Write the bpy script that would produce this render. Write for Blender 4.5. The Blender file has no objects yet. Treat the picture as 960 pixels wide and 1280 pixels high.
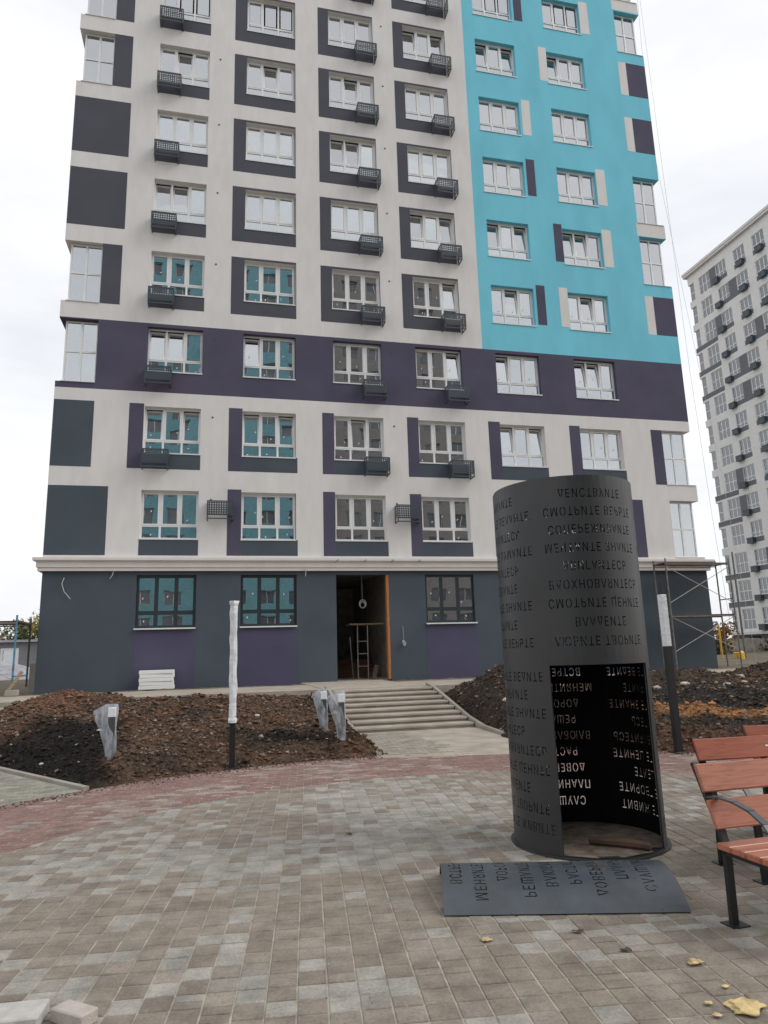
import bpy, bmesh, math, random
from mathutils import Vector, Matrix, noise
from mathutils.geometry import delaunay_2d_cdt
random.seed(7)
R = math.radians
C = bpy.context.scene.collection
SC = bpy.context.scene

# ------------------------------------------------------------------ camera
cam_d = bpy.data.cameras.new('camera')
cam = bpy.data.objects.new('camera', cam_d); C.objects.link(cam)
F_PX = 867.9
cam_d.sensor_fit = 'VERTICAL'; cam_d.sensor_height = 24.0
cam_d.lens = 24.0 * F_PX / 1280.0
cam_d.clip_start = 0.05; cam_d.clip_end = 2000
pitch, roll, yaw = R(11.6328), R(-1.6973), R(13.6075)
fwd = Vector((math.sin(yaw)*math.cos(pitch), math.cos(yaw)*math.cos(pitch), math.sin(pitch)))
r0 = Vector((math.cos(yaw), -math.sin(yaw), 0)); u0 = r0.cross(fwd)
rt = r0*math.cos(roll) + u0*math.sin(roll); up = -r0*math.sin(roll) + u0*math.cos(roll)
M = Matrix((rt, up, -fwd)).transposed().to_4x4(); M.translation = Vector((0, 0, 1.6))
cam.matrix_world = M
SC.camera = cam

# ------------------------------------------------------------------ world: white overcast sky
SUN_EL, SUN_AZ = R(42), R(112)      # azimuth clockwise from +Y
w = bpy.data.worlds.new('World'); SC.world = w; w.use_nodes = True
nt = w.node_tree; nt.nodes.clear()
N = nt.nodes.new; L = nt.links.new
out = N('ShaderNodeOutputWorld'); bg = N('ShaderNodeBackground'); bg.inputs['Strength'].default_value = 0.145
sky = N('ShaderNodeTexSky'); sky.sky_type = 'NISHITA'; sky.sun_disc = False
sky.sun_elevation = SUN_EL; sky.sun_rotation = SUN_AZ; sky.air_density = 1.0; sky.dust_density = 4.0
tc = N('ShaderNodeTexCoord'); mp = N('ShaderNodeMapping'); mp.inputs['Scale'].default_value = (1, 1, 3.2)
ns = N('ShaderNodeTexNoise'); ns.inputs['Scale'].default_value = 1.7; ns.inputs['Detail'].default_value = 6; ns.inputs['Roughness'].default_value = .55
rp = N('ShaderNodeValToRGB')
rp.color_ramp.elements[0].position = .36; rp.color_ramp.elements[0].color = (4.15, 4.25, 4.45, 1)
rp.color_ramp.elements[1].position = .64; rp.color_ramp.elements[1].color = (5.35, 5.4, 5.5, 1)
mx = N('ShaderNodeMix'); mx.data_type = 'RGBA'; mx.inputs['Factor'].default_value = .93
L(tc.outputs['Generated'], mp.inputs['Vector']); L(mp.outputs['Vector'], ns.inputs['Vector'])
L(ns.outputs['Fac'], rp.inputs['Fac'])
L(sky.outputs['Color'], mx.inputs['A']); L(rp.outputs['Color'], mx.inputs['B'])
L(mx.outputs['Result'], bg.inputs['Color']); L(bg.outputs['Background'], out.inputs['Surface'])

# ------------------------------------------------------------------ sun behind cloud
sd = bpy.data.lights.new('sun', 'SUN'); sd.energy = 1.0; sd.angle = R(34); sd.color = (1, .97, .92)
so = bpy.data.objects.new('sun', sd); C.objects.link(so)
sdir = Vector((math.sin(SUN_AZ)*math.cos(SUN_EL), math.cos(SUN_AZ)*math.cos(SUN_EL), math.sin(SUN_EL)))
so.rotation_euler = (-sdir).to_track_quat('-Z', 'Y').to_euler()
so.location = (0, 0, 60)
SC.view_settings.view_transform = 'Standard'; SC.view_settings.look = 'None'
SC.view_settings.exposure = 0.50; SC.view_settings.gamma = 1; SC.view_settings.use_curve_mapping = False
SC.cycles.max_bounces = 8; SC.cycles.transparent_max_bounces = 12

# ------------------------------------------------------------------ helpers
def tag(o, label=None, cat=None, group=None, kind=None):
    if label: o['label'] = label
    if cat: o['category'] = cat
    if group: o['group'] = group
    if kind: o['kind'] = kind
    return o

def empty(name, loc, rz=0, **k):
    o = bpy.data.objects.new(name, None); C.objects.link(o)
    o.empty_display_size = .2
    o.location = loc; o.rotation_euler = (0, 0, rz); tag(o, **k); return o

def link(name, me, mat=None, parent=None, loc=None, **k):
    o = bpy.data.objects.new(name, me); C.objects.link(o)
    if mat is not None and len(me.materials) == 0: me.materials.append(mat)
    if parent is not None: o.parent = parent
    if loc is not None: o.location = loc
    tag(o, **k); return o

class MB:
    """mesh builder"""
    def __init__(s): s.v = []; s.f = []; s.c = []; s.mi = []
    def add(s, vs, fs, m=0):
        b = len(s.v); s.v.extend([tuple(p) for p in vs]); s.f.extend([tuple(i+b for i in f) for f in fs]); s.mi.extend([m]*len(fs)); return s
    def box(s, x0, y0, z0, x1, y1, z1, mtx=None, m=0):
        vs = [Vector(p) for p in ((x0,y0,z0),(x1,y0,z0),(x1,y1,z0),(x0,y1,z0),(x0,y0,z1),(x1,y0,z1),(x1,y1,z1),(x0,y1,z1))]
        if mtx is not None: vs = [mtx @ v for v in vs]
        return s.add(vs, [(3,2,1,0),(4,5,6,7),(0,1,5,4),(1,2,6,5),(2,3,7,6),(3,0,4,7)], m)
    def cbox(s, x0, y0, z0, x1, y1, z1, b=.01, mtx=None, m=0):
        """box with chamfered edges"""
        def P(i, j, k, ax):
            p = [(x0, x1)[i], (y0, y1)[j], (z0, z1)[k]]
            for a, sgn in enumerate((i, j, k)):
                if a != ax: p[a] += b if sgn == 0 else -b
            return Vector(p)
        idx = {}; vs = []
        for i in (0, 1):
            for j in (0, 1):
                for k in (0, 1):
                    for ax in range(3): idx[i, j, k, ax] = len(vs); vs.append(P(i, j, k, ax))
        if mtx is not None: vs = [mtx @ v for v in vs]
        fs = []
        for ax in range(3):
            a, c = [q for q in range(3) if q != ax]
            for sgn in (0, 1):
                ring = []
                for (p, q) in ((0,0),(1,0),(1,1),(0,1)):
                    t = [0,0,0]; t[ax] = sgn; t[a] = p; t[c] = q
                    ring.append(idx[t[0], t[1], t[2], ax])
                flip = (sgn == 0) ^ (ax == 1)
                fs.append(tuple(reversed(ring)) if flip else tuple(ring))
        for ax in range(3):
            a, c = [q for q in range(3) if q != ax]
            for p in (0, 1):
                for q in (0, 1):
                    t0 = [0,0,0]; t0[a] = p; t0[c] = q; t1 = list(t0); t1[ax] = 1
                    fs.append((idx[(*t0, a)], idx[(*t1, a)], idx[(*t1, c)], idx[(*t0, c)]))
        for i in (0, 1):
            for j in (0, 1):
                for k in (0, 1): fs.append((idx[i,j,k,0], idx[i,j,k,1], idx[i,j,k,2]))
        return s.add(vs, fs, m)
    def tube(s, pts, r, n=8, close=False, m=0, caps=True):
        pts = [Vector(p) for p in pts]; rs = r if isinstance(r, (list, tuple)) else [r]*len(pts)
        b = len(s.v); K = len(pts); prev = None
        for i, p in enumerate(pts):
            if close: d = pts[(i+1) % K] - pts[i-1]
            else: d = pts[min(i+1, K-1)] - pts[max(i-1, 0)]
            d.normalize()
            if prev is None:
                a = Vector((0,0,1)) if abs(d.z) < .9 else Vector((1,0,0)); u = d.cross(a).normalized()
            else: u = (prev - d*prev.dot(d)).normalized()
            prev = u; v_ = d.cross(u)
            for k in range(n):
                t = 2*math.pi*(k+.5)/n
                s.v.append(tuple(p + (u*math.cos(t) + v_*math.sin(t))*rs[i]))
        for i in range(K if close else K-1):
            for k in range(n):
                a0 = b+i*n+k; a1 = b+i*n+(k+1) % n; i2 = (i+1) % K
                s.f.append((a0, b+i2*n+k, b+i2*n+(k+1) % n, a1)); s.mi.append(m)
        if not close and caps:
            s.f.append(tuple(b+k for k in range(n))); s.mi.append(m)
            s.f.append(tuple(b+(K-1)*n+k for k in reversed(range(n)))); s.mi.append(m)
        return s
    def mesh(s, name, mats=(), smooth=False, cols=None):
        me = bpy.data.meshes.new(name); me.from_pydata(s.v, [], s.f)
        for m in mats: me.materials.append(m)
        if len(mats) > 1: me.polygons.foreach_set('material_index', s.mi)
        bm = bmesh.new(); bm.from_mesh(me); bmesh.ops.recalc_face_normals(bm, faces=bm.faces) if not cols else None
        bm.to_mesh(me); bm.free()
        if smooth: me.polygons.foreach_set('use_smooth', [True]*len(me.polygons))
        if cols:
            at = me.color_attributes.new('tint', 'FLOAT_COLOR', 'CORNER')
            flat = []
            for p, c in zip(me.polygons, cols): flat += list(c)*p.loop_total
            at.data.foreach_set('color', flat)
        me.update(); return me
    def obj(s, name, mat, parent=None, smooth=False, loc=None, **k):
        mats = mat if isinstance(mat, (list, tuple)) else (mat,)
        return link(name, s.mesh(name, mats, smooth), None, parent, loc, **k)

# ------------------------------------------------------------------ materials
def mat(name, col, rough=.8, metal=0, spec=.5, noise_amt=.12, nscale=3.0, bump=.0, bscale=60, detail=6, stretch=(1,1,1), dirt=None, dirt_scale=.4, dirt_amt=.3, attr=None):
    m = bpy.data.materials.new(name); m.use_nodes = True
    t = m.node_tree; n = t.nodes; b = n['Principled BSDF']
    tc = n.new('ShaderNodeTexCoord'); g = n.new('ShaderNodeNewGeometry')
    mp = n.new('ShaderNodeMapping'); mp.inputs['Scale'].default_value = stretch
    t.links.new(g.outputs['Position'], mp.inputs['Vector'])
    no = n.new('ShaderNodeTexNoise'); no.inputs['Scale'].default_value = nscale; no.inputs['Detail'].default_value = detail
    t.links.new(mp.outputs['Vector'], no.inputs['Vector'])
    mr = n.new('ShaderNodeMapRange'); mr.inputs['From Min'].default_value = .3; mr.inputs['From Max'].default_value = .7
    mr.inputs['To Min'].default_value = 1-noise_amt; mr.inputs['To Max'].default_value = 1+noise_amt
    t.links.new(no.outputs['Fac'], mr.inputs['Value'])
    mul = n.new('ShaderNodeMix'); mul.data_type = 'RGBA'; mul.blend_type = 'MULTIPLY'; mul.inputs['Factor'].default_value = 1
    mul.inputs['A'].default_value = (*col, 1)
    if attr:
        va = n.new('ShaderNodeAttribute'); va.attribute_name = attr; t.links.new(va.outputs['Color'], mul.inputs['A'])
    cc = n.new('ShaderNodeCombineColor'); 
    for k in range(3): t.links.new(mr.outputs['Result'], cc.inputs[k])
    t.links.new(cc.outputs['Color'], mul.inputs['B']); last = mul.outputs['Result']
    if dirt:
        d = n.new('ShaderNodeTexNoise'); d.inputs['Scale'].default_value = dirt_scale; d.inputs['Detail'].default_value = 8; d.inputs['Roughness'].default_value = .65
        t.links.new(mp.outputs['Vector'], d.inputs['Vector'])
        dr = n.new('ShaderNodeMapRange'); dr.inputs['From Min'].default_value = .45; dr.inputs['From Max'].default_value = .72; dr.inputs['To Max'].default_value = dirt_amt
        t.links.new(d.outputs['Fac'], dr.inputs['Value'])
        dm = n.new('ShaderNodeMix'); dm.data_type = 'RGBA'; dm.inputs['B'].default_value = (*dirt, 1)
        t.links.new(dr.outputs['Result'], dm.inputs['Factor']); t.links.new(last, dm.inputs['A']); last = dm.outputs['Result']
    t.links.new(last, b.inputs['Base Color'])
    b.inputs['Roughness'].default_value = rough; b.inputs['Metallic'].default_value = metal
    b.inputs['Specular IOR Level'].default_value = spec
    if bump:
        bn = n.new('ShaderNodeTexNoise'); bn.inputs['Scale'].default_value = bscale; bn.inputs['Detail'].default_value = 5
        t.links.new(g.outputs['Position'], bn.inputs['Vector'])
        bu = n.new('ShaderNodeBump'); bu.inputs['Strength'].default_value = bump; bu.inputs['Distance'].default_value = .01
        t.links.new(bn.outputs['Fac'], bu.inputs['Height']); t.links.new(bu.outputs['Normal'], b.inputs['Normal'])
    return m

MT = {}
pl = dict(rough=.9, spec=.2, bump=.25, bscale=90, nscale=.9)
MT['beige'] = mat('beige_plaster', (.745, .72, .70), noise_amt=.035, nscale=4, dirt=(.54,.50,.47), dirt_scale=1.3, dirt_amt=.22, stretch=(1,1,.3), rough=.9, spec=.2, bump=.25, bscale=90)
MT['turq'] = mat('turquoise_plaster', (.20, .60, .74), noise_amt=.06, dirt=(.16,.50,.62), dirt_scale=.8, dirt_amt=.4, stretch=(1,1,.4), **pl)
MT['turqdull'] = mat('weathered_turquoise_plaster', (.26, .50, .56), noise_amt=.1, rough=.9, spec=.2)
MT['greyrear'] = mat('warm_grey_plaster', (.36, .335, .32), noise_amt=.1, rough=.9, spec=.2)
MT['purple'] = mat('purple_plaster', (.092, .085, .132), noise_amt=.09, dirt=(.12,.10,.13), dirt_scale=.6, dirt_amt=.35, **pl)
MT['grey'] = mat('grey_plaster', (.092, .094, .115), noise_amt=.07, **pl)
MT['slate'] = mat('slate_plaster', (.076, .094, .114), noise_amt=.07, dirt=(.115,.13,.14), dirt_scale=.5, dirt_amt=.35, **pl)
MT['slatep'] = mat('slate_purple_plaster', (.088, .084, .135), noise_amt=.09, **pl)
MT['cornice'] = mat('cornice_plaster', (.72, .68, .65), noise_amt=.03, dirt=(.55,.50,.45), dirt_scale=1.2, dirt_amt=.2, rough=.8, spec=.3)
MT['upvc'] = mat('white_window_plastic', (.80, .80, .80), rough=.35, noise_amt=.02)
MT['dframe'] = mat('dark_window_frame', (.022, .032, .038), rough=.4, noise_amt=.05)
MT['tin'] = mat('white_sill_metal', (.72, .72, .72), rough=.45, noise_amt=.04)
MT['inside'] = mat('interior_plaster', (.32, .31, .29), noise_amt=.15, rough=.95, spec=.1)
MT['insided'] = mat('raw_concrete_interior', (.42, .39, .34), noise_amt=.25, rough=.95, spec=.1)
MT['basket'] = mat('painted_basket_steel', (.055, .07, .085), rough=.45, noise_amt=.08)
MT['steel'] = mat('dark_coated_steel', (.034, .035, .037), rough=.40, noise_amt=.18, nscale=2.2, spec=.5, dirt=(.075,.07,.065), dirt_scale=1.8, dirt_amt=.22, bump=.06, bscale=25)
MT['steelsheet'] = mat('dusty_coated_steel', (.058, .070, .084), rough=.40, noise_amt=.25, nscale=4, spec=.5, dirt=(.12,.11,.10), dirt_scale=5, dirt_amt=.35, bump=.05)
MT['primer'] = mat('black_inner_primer', (.006, .006, .007), rough=.85, noise_amt=.2, spec=.15)  # interior shade put into the colour of the steel's inner faces, edges and lid
MT['black'] = mat('black_painted_metal', (.014, .014, .015), rough=.4, noise_amt=.15)
MT['strut'] = mat('grey_painted_metal', (.07, .075, .08), rough=.4, noise_amt=.15)
MT['concrete'] = mat('dusty_concrete', (.41, .365, .31), noise_amt=.16, nscale=2.5, dirt=(.27,.21,.16), dirt_scale=.9, dirt_amt=.5, rough=.95, spec=.1, bump=.4, bscale=50)
MT['kerb'] = mat('kerb_concrete', (.36, .33, .29), noise_amt=.15, nscale=4, dirt=(.2,.16,.13), dirt_scale=2, dirt_amt=.5, rough=.95, spec=.1, bump=.4)
MT['film'] = mat('white_stretch_film', (.72, .74, .77), rough=.32, noise_amt=.16, nscale=9, stretch=(1,1,2), bump=.9, bscale=26)
MT['label_white'] = mat('white_cap_plastic', (.8, .82, .85), rough=.4, noise_amt=.03)
MT['foam'] = mat('white_foam_board', (.82, .82, .80), noise_amt=.05, rough=.85)
MT['pufoam'] = mat('yellow_builders_foam', (.66, .50, .24), noise_amt=.35, nscale=25, rough=.8, bump=.8, bscale=60)
MT['rust'] = mat('brown_plank_deck', (.11, .065, .045), noise_amt=.35, nscale=5, rough=.85)
MT['bluepaint'] = mat('worn_blue_paint', (.06, .22, .32), noise_amt=.35, nscale=8, rough=.6, dirt=(.12,.08,.06), dirt_scale=6, dirt_amt=.7)
MT['scafsteel'] = mat('weathered_scaffold_steel', (.17, .165, .155), noise_amt=.3, nscale=8, rough=.6, dirt=(.1,.06,.04), dirt_scale=5, dirt_amt=.6)
MT['brace'] = mat('galvanised_brace', (.42, .41, .38), noise_amt=.2, nscale=8, rough=.5)
MT['teal'] = mat('teal_scaffold_paint', (.09, .27, .27), noise_amt=.3, nscale=8, rough=.6)
MT['wood'] = mat('rough_timber', (.36, .27, .18), noise_amt=.3, nscale=4, stretch=(1,1,6), rough=.85)
MT['jamb'] = mat('orange_timber', (.42, .17, .06), noise_amt=.25, nscale=5, stretch=(5,5,1), rough=.7)
MT['redstep'] = mat('red_brown_step', (.30, .15, .10), noise_amt=.3, nscale=3, rough=.9)
MT['yellow'] = mat('yellow_pipe_paint', (.70, .42, .04), noise_amt=.2, nscale=5, rough=.5)
MT['cable'] = mat('pale_cable', (.55, .54, .52), noise_amt=.1, rough=.6)
MT['rope'] = mat('grey_rope', (.6, .6, .6), noise_amt=.1, rough=.8)
MT['housegrey'] = mat('grey_house_wall', (.24, .24, .26), noise_amt=.1, rough=.9)
MT['gravel'] = mat('pale_gravel', (.42, .42, .44), noise_amt=.25, nscale=2, rough=.95)
MT['bark'] = mat('bark', (.09, .065, .045), noise_amt=.3, nscale=4, rough=.95)
MT['stone'] = mat('pale_rubble', (.50, .46, .41), noise_amt=.3, nscale=7, rough=.95, bump=.5)
MT['sand'] = mat('joint_sand', (.42, .375, .31), noise_amt=.3, nscale=9, rough=1, spec=.1, bump=.4, bscale=160)
MT['ground'] = mat('bare_earth', (.17, .14, .11), noise_amt=.3, nscale=.6, dirt=(.10,.12,.06), dirt_scale=.08, dirt_amt=.6, rough=1, spec=.1, bump=.6, bscale=8)
MT['rightwall'] = mat('pale_render', (.76, .74, .72), noise_amt=.05, rough=.9)
MT['farpane'] = mat('far_window_glass', (.16, .17, .18), rough=.12, noise_amt=.3, nscale=.8, spec=1.0)

def paver_mat(name, rough=.85):
    m = mat(name, (.3,.3,.3), rough=rough, noise_amt=.16, nscale=60, spec=.3, bump=.5, bscale=220, attr='tint')
    t = m.node_tree; n = t.nodes; b = n['Principled BSDF']
    g = n.new('ShaderNodeNewGeometry')
    # damp blotches that cross the blocks
    a = n.new('ShaderNodeTexNoise'); a.inputs['Scale'].default_value = 4.5; a.inputs['Detail'].default_value = 7; a.inputs['Roughness'].default_value = .7
    t.links.new(g.outputs['Position'], a.inputs['Vector'])
    r = n.new('ShaderNodeMapRange'); r.inputs['From Min'].default_value = .36; r.inputs['From Max'].default_value = .62
    r.inputs['To Min'].default_value = .72; r.inputs['To Max'].default_value = 1.13
    t.links.new(a.outputs['Fac'], r.inputs['Value'])
    mu = n.new('ShaderNodeVectorMath'); mu.operation = 'SCALE'
    src = b.inputs['Base Color'].links[0].from_socket
    t.links.new(src, mu.inputs[0]); t.links.new(r.outputs['Result'], mu.inputs['Scale'])
    t.links.new(mu.outputs['Vector'], b.inputs['Base Color'])
    return m
MT['paver'] = paver_mat('paving_block')

def plank_mat(name, col, dark):
    m = bpy.data.materials.new(name); m.use_nodes = True; t = m.node_tree; n = t.nodes; b = n['Principled BSDF']
    tc = n.new('ShaderNodeTexCoord'); mp = n.new('ShaderNodeMapping'); mp.inputs['Scale'].default_value = (1.4, 14, 14)
    no = n.new('ShaderNodeTexNoise'); no.inputs['Scale'].default_value = 2.5; no.inputs['Detail'].default_value = 7; no.inputs['Distortion'].default_value = 1.2
    rp = n.new('ShaderNodeValToRGB'); rp.color_ramp.elements[0].color = (*dark, 1); rp.color_ramp.elements[1].color = (*col, 1)
    rp.color_ramp.elements[0].position = .22; rp.color_ramp.elements[1].position = .55
    t.links.new(tc.outputs['Object'], mp.inputs[0]); t.links.new(mp.outputs[0], no.inputs['Vector']); t.links.new(no.outputs['Fac'], rp.inputs[0])
    t.links.new(rp.outputs[0], b.inputs['Base Color']); b.inputs['Roughness'].default_value = .3
    b.inputs['Specular IOR Level'].default_value = .6
    return m
MT['plank'] = plank_mat('red_brown_plank', (.42, .145, .08), (.22, .06, .03))
MT['plankb'] = plank_mat('orange_red_plank', (.36, .095, .042), (.20, .04, .02))

def glass(name, refl, tint, rough=0.0, bump=.07):
    m = bpy.data.materials.new(name); m.use_nodes = True; t = m.node_tree; n = t.nodes; n.clear()
    o = n.new('ShaderNodeOutputMaterial'); mx = n.new('ShaderNodeMixShader')
    tr = n.new('ShaderNodeBsdfTransparent'); tr.inputs[0].default_value = (*tint, 1)
    gl = n.new('ShaderNodeBsdfGlossy'); gl.inputs['Roughness'].default_value = rough; gl.inputs['Color'].default_value = (.93, .95, .97, 1)
    lw = n.new('ShaderNodeFresnel'); lw.inputs['IOR'].default_value = 1.5
    mr = n.new('ShaderNodeMapRange'); mr.inputs['From Min'].default_value = .04; mr.inputs['From Max'].default_value = 1
    mr.inputs['To Min'].default_value = refl; mr.inputs['To Max'].default_value = 1
    g = n.new('ShaderNodeNewGeometry'); no = n.new('ShaderNodeTexNoise'); no.inputs['Scale'].default_value = 1.1; no.inputs['Detail'].default_value = 1
    bu = n.new('ShaderNodeBump'); bu.inputs['Strength'].default_value = bump; bu.inputs['Distance'].default_value = .03
    t.links.new(g.outputs['Position'], no.inputs['Vector']); t.links.new(no.outputs['Fac'], bu.inputs['Height']); t.links.new(bu.outputs['Normal'], gl.inputs['Normal'])
    t.links.new(lw.outputs[0], mr.inputs['Value']); t.links.new(mr.outputs[0], mx.inputs[0])
    t.links.new(tr.outputs[0], mx.inputs[1]); t.links.new(gl.outputs[0], mx.inputs[2]); t.links.new(mx.outputs[0], o.inputs['Surface'])
    return m
MT['glass'] = glass('window_glass', .50, (.55, .60, .60))

MT['glassfar'] = glass('far_window_glass_clear', .22, (.35, .38, .38), 0, 0)
def bag_mat():
    m = bpy.data.materials.new('clear_plastic_bag'); m.use_nodes = True; t = m.node_tree; n = t.nodes; b = n['Principled BSDF']
    b.inputs['Base Color'].default_value = (.62, .66, .72, 1); b.inputs['Roughness'].default_value = .25
    g = n.new('ShaderNodeNewGeometry'); no = n.new('ShaderNodeTexNoise'); no.inputs['Scale'].default_value = 14; no.inputs['Detail'].default_value = 4
    mp = n.new('ShaderNodeMapping'); mp.inputs['Scale'].default_value = (1, 1, .35)
    mr = n.new('ShaderNodeMapRange'); mr.inputs['From Min'].default_value = .3; mr.inputs['From Max'].default_value = .75; mr.inputs['To Min'].default_value = .12; mr.inputs['To Max'].default_value = .8
    bu = n.new('ShaderNodeBump'); bu.inputs['Strength'].default_value = 1; bu.inputs['Distance'].default_value = .02
    t.links.new(g.outputs['Position'], mp.inputs[0]); t.links.new(mp.outputs[0], no.inputs['Vector']); t.links.new(no.outputs['Fac'], mr.inputs['Value']); t.links.new(mr.outputs[0], b.inputs['Alpha'])
    t.links.new(no.outputs['Fac'], bu.inputs['Height']); t.links.new(bu.outputs[0], b.inputs['Normal'])
    return m
MT['bag'] = bag_mat()

# ------------------------------------------------------------------ shared geometry numbers
D = 24.2                       # facade plane
CX, CY, RI, RO = 2.56, 4.47, 5.06, 7.05     # round plaza
KA, KB = Vector((-1.62, 10.22)), Vector((-3.31, 12.69))   # kerb line beside the left soil
KD = (KB-KA).normalized(); KN = Vector((KD.y, -KD.x))       # normal pointing towards the soil (right)
def sm(a, b, x):
    t = min(1, max(0, (x-a)/(b-a))); return t*t*(3-2*t)
def fbm(x, y, s, o=4, seed=0.0):
    return noise.fractal(Vector((x*s, y*s, seed)), .9, 2.1, o)

# ================================================================== GROUND
def ground_h(x, y):
    z = -.05
    far = sm(10.5, 19, y)*.72
    z += far
    d = math.hypot(x-CX, y-CY)
    if d > 20: z += sm(25, 70, math.hypot(x, y))*.35
    if y > 9.5 and y < 23.5 and x > -8.5 and x < 19.5: z -= .9*sm(9.5, 11.5, y)
    return z
g = MB(); xs = []; x = -260.0
def axis(lo, hi, near):
    a = []; v = lo
    while v < hi:
        a.append(v); v += 1.0 if near[0] <= v < near[1] else (4 if near[0]-40 <= v < near[1]+40 else 25)
    a.append(hi); return a
gx = axis(-600, 600, (-16, 24)); gy = axis(-400, 900, (-6, 30))
for yy in gy:
    for xx in gx: g.v.append((xx, yy, ground_h(xx, yy)))
nx = len(gx)
for j in range(len(gy)-1):
    for i in range(nx-1): g.f.append((j*nx+i, j*nx+i+1, (j+1)*nx+i+1, (j+1)*nx+i))
g.mi = [0]*len(g.f)
g.obj('ground', MT['ground'], kind='structure', smooth=True)

# ------------------------------------------------------------------ plaza: sheet of sand, blocks laid on it
PA = R(7.15); PU = Vector((math.cos(PA), -math.sin(PA))); PV = Vector((math.sin(PA), math.cos(PA)))
def disc_sheet(name, r, z, m, cx=CX, cy=CY, n=96):
    b = MB(); b.add([(cx, cy, z)] + [(cx+r*math.cos(2*math.pi*i/n), cy+r*math.sin(2*math.pi*i/n), z) for i in range(n)], [(0, 1+i, 1+(i+1) % n) for i in range(n)])
    return b
sheet = disc_sheet('x', RO+.02, -.005, None)
plaza = sheet.obj('plaza_paving', MT['sand'], kind='structure')

def clip_half(poly, p, nrm):
    """keep the side where (q-p).nrm >= 0"""
    o = []
    for i in range(len(poly)):
        a, b = poly[i], poly[(i+1) % len(poly)]
        da, db = (a-p).dot(nrm), (b-p).dot(nrm)
        if da >= 0: o.append(a)
        if (da >= 0) != (db >= 0): o.append(a + (b-a)*(da/(da-db)))
    return o
def clip_circle(poly, c, r, inside):
    cen = sum(poly, Vector((0, 0)))/len(poly)
    d = cen-c; L_ = d.length
    if L_ < r-.25: return poly if inside else []
    if L_ > r+.25: return [] if inside else poly
    nrm = d/L_; p = c + nrm*r
    return clip_half(poly, p, -nrm if inside else nrm)
def block_geo(b, cols, poly, col, z=0.0, gap=.0045, ch=.004, tilt=None):
    cen = sum(poly, Vector((0, 0)))/len(poly)
    area = abs(sum(poly[i].cross(poly[(i+1) % len(poly)]) for i in range(len(poly))))/2
    if area < .0012: return False
    n = len(poly); base = len(b.v)
    tx, ty = tilt or (0, 0)
    def ins(q, dd):
        v = q-cen; l = v.length
        return cen + v*max(0, 1-dd*1.35/l) if l > 0 else q
    ccw = sum(poly[i].cross(poly[(i+1) % n]) for i in range(n)) > 0
    pp = poly if ccw else poly[::-1]
    for dd, dz in ((gap, -.012), (gap, -ch), (gap+ch, 0)):
        for q in pp:
            e = ins(q, dd); b.v.append((e.x, e.y, z+dz+tx*(e.x-cen.x)+ty*(e.y-cen.y)))
    for lay in (0, 1):
        for i in range(n):
            j = (i+1) % n
            b.f.append((base+lay*n+i, base+lay*n+j, base+(lay+1)*n+j, base+(lay+1)*n+i)); b.mi.append(0); cols.append(col)
    b.f.append(tuple(base+2*n+i for i in range(n))); b.mi.append(0); cols.append(col)
    return True
def P2(u, v): return PU*u + PV*v
rnd = random.Random(3)
inner = Vector((CX, CY)); camxy = Vector((0, 0))
def grey_col(u, v):
    t = fbm(u, v, .55, 3, 4.0) + rnd.gauss(0, .36) + .12*math.sin(v*1.1)
    if t > .12: c = Vector((.365, .342, .305))
    else: c = Vector((.275, .232, .190))
    if rnd.random() < .25: c = c*.4 + Vector((.305, .27, .228))*.6
    c = c*(1+rnd.uniform(-.10, .10))
    return (c.x, c.y, c.z, 1)
pieces = []
CW = .148; U0 = -.064
uc, vc = inner.dot(PU), inner.dot(PV)
k0 = int((uc-RI-U0)/CW)-1; k1 = int((uc+RI-U0)/CW)+2
rows = []; v = vc-RI-.3
while v < vc+RI+.3:
    L_ = .15; rows.append((v, L_)); v += L_
for k in range(k0, k1):
    i = 0
    while i < len(rows):
        v0, L_ = rows[i]; a = v0; b_ = v0+L_
        q = fbm(k*.3, i*.3, 1.0, 2, 9.0)
        if q > .12 and rnd.random() < .16 and i+1 < len(rows):      # a long block with a short one
            cut = rnd.choice((.10, .20)); segs = [(a, a+cut), (a+cut, a+.30)]; i += 2
        elif q < -.25 and rnd.random() < .25: segs = [(a, a+.075), (a+.075, b_)]; i += 1
        else: segs = [(a, b_)]; i += 1
        for (s0, s1) in segs:
            u_ = U0+k*CW
            poly = [P2(u_, s0), P2(u_+CW, s0), P2(u_+CW, s1), P2(u_, s1)]
            poly = clip_circle(poly, inner, RI, True)
            if len(poly) >= 3: pieces.append((poly, grey_col(u_, s0)))
# red ring
def red_col(u, v):
    t = fbm(u, v, .8, 3, 14.0) + rnd.gauss(0, .3)
    c = Vector((.27, .165, .145)) if t > -.35 else Vector((.36, .30, .27))
    if t < -.6: c = Vector((.30, .23, .20))
    c = c.lerp(Vector((.27, .20, .165)), .12+.2*max(-1, min(1, fbm(u, v, .25, 2, 3.3)))) if rnd.random() < .8 else c
    c = c*(1+rnd.uniform(-.1, .1)); return (c.x, c.y, c.z, 1)
red = []
k0 = int((vc-RO)/.1)-1; k1 = int((vc+RO)/.1)+2
for k in range(k0, k1):
    v0 = k*.1; u_ = uc-RO-.3+(.1 if k % 2 else 0)
    while u_ < uc+RO+.2:
        poly = [P2(u_, v0), P2(u_+.2, v0), P2(u_+.2, v0+.1), P2(u_, v0+.1)]; u_ += .2
        poly = clip_circle(poly, inner, RO, True)
        if len(poly) >= 3: poly = clip_circle(poly, inner, RI+.012, False)
        if len(poly) >= 3: red.append((poly, red_col(u_, v0)))
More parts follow.
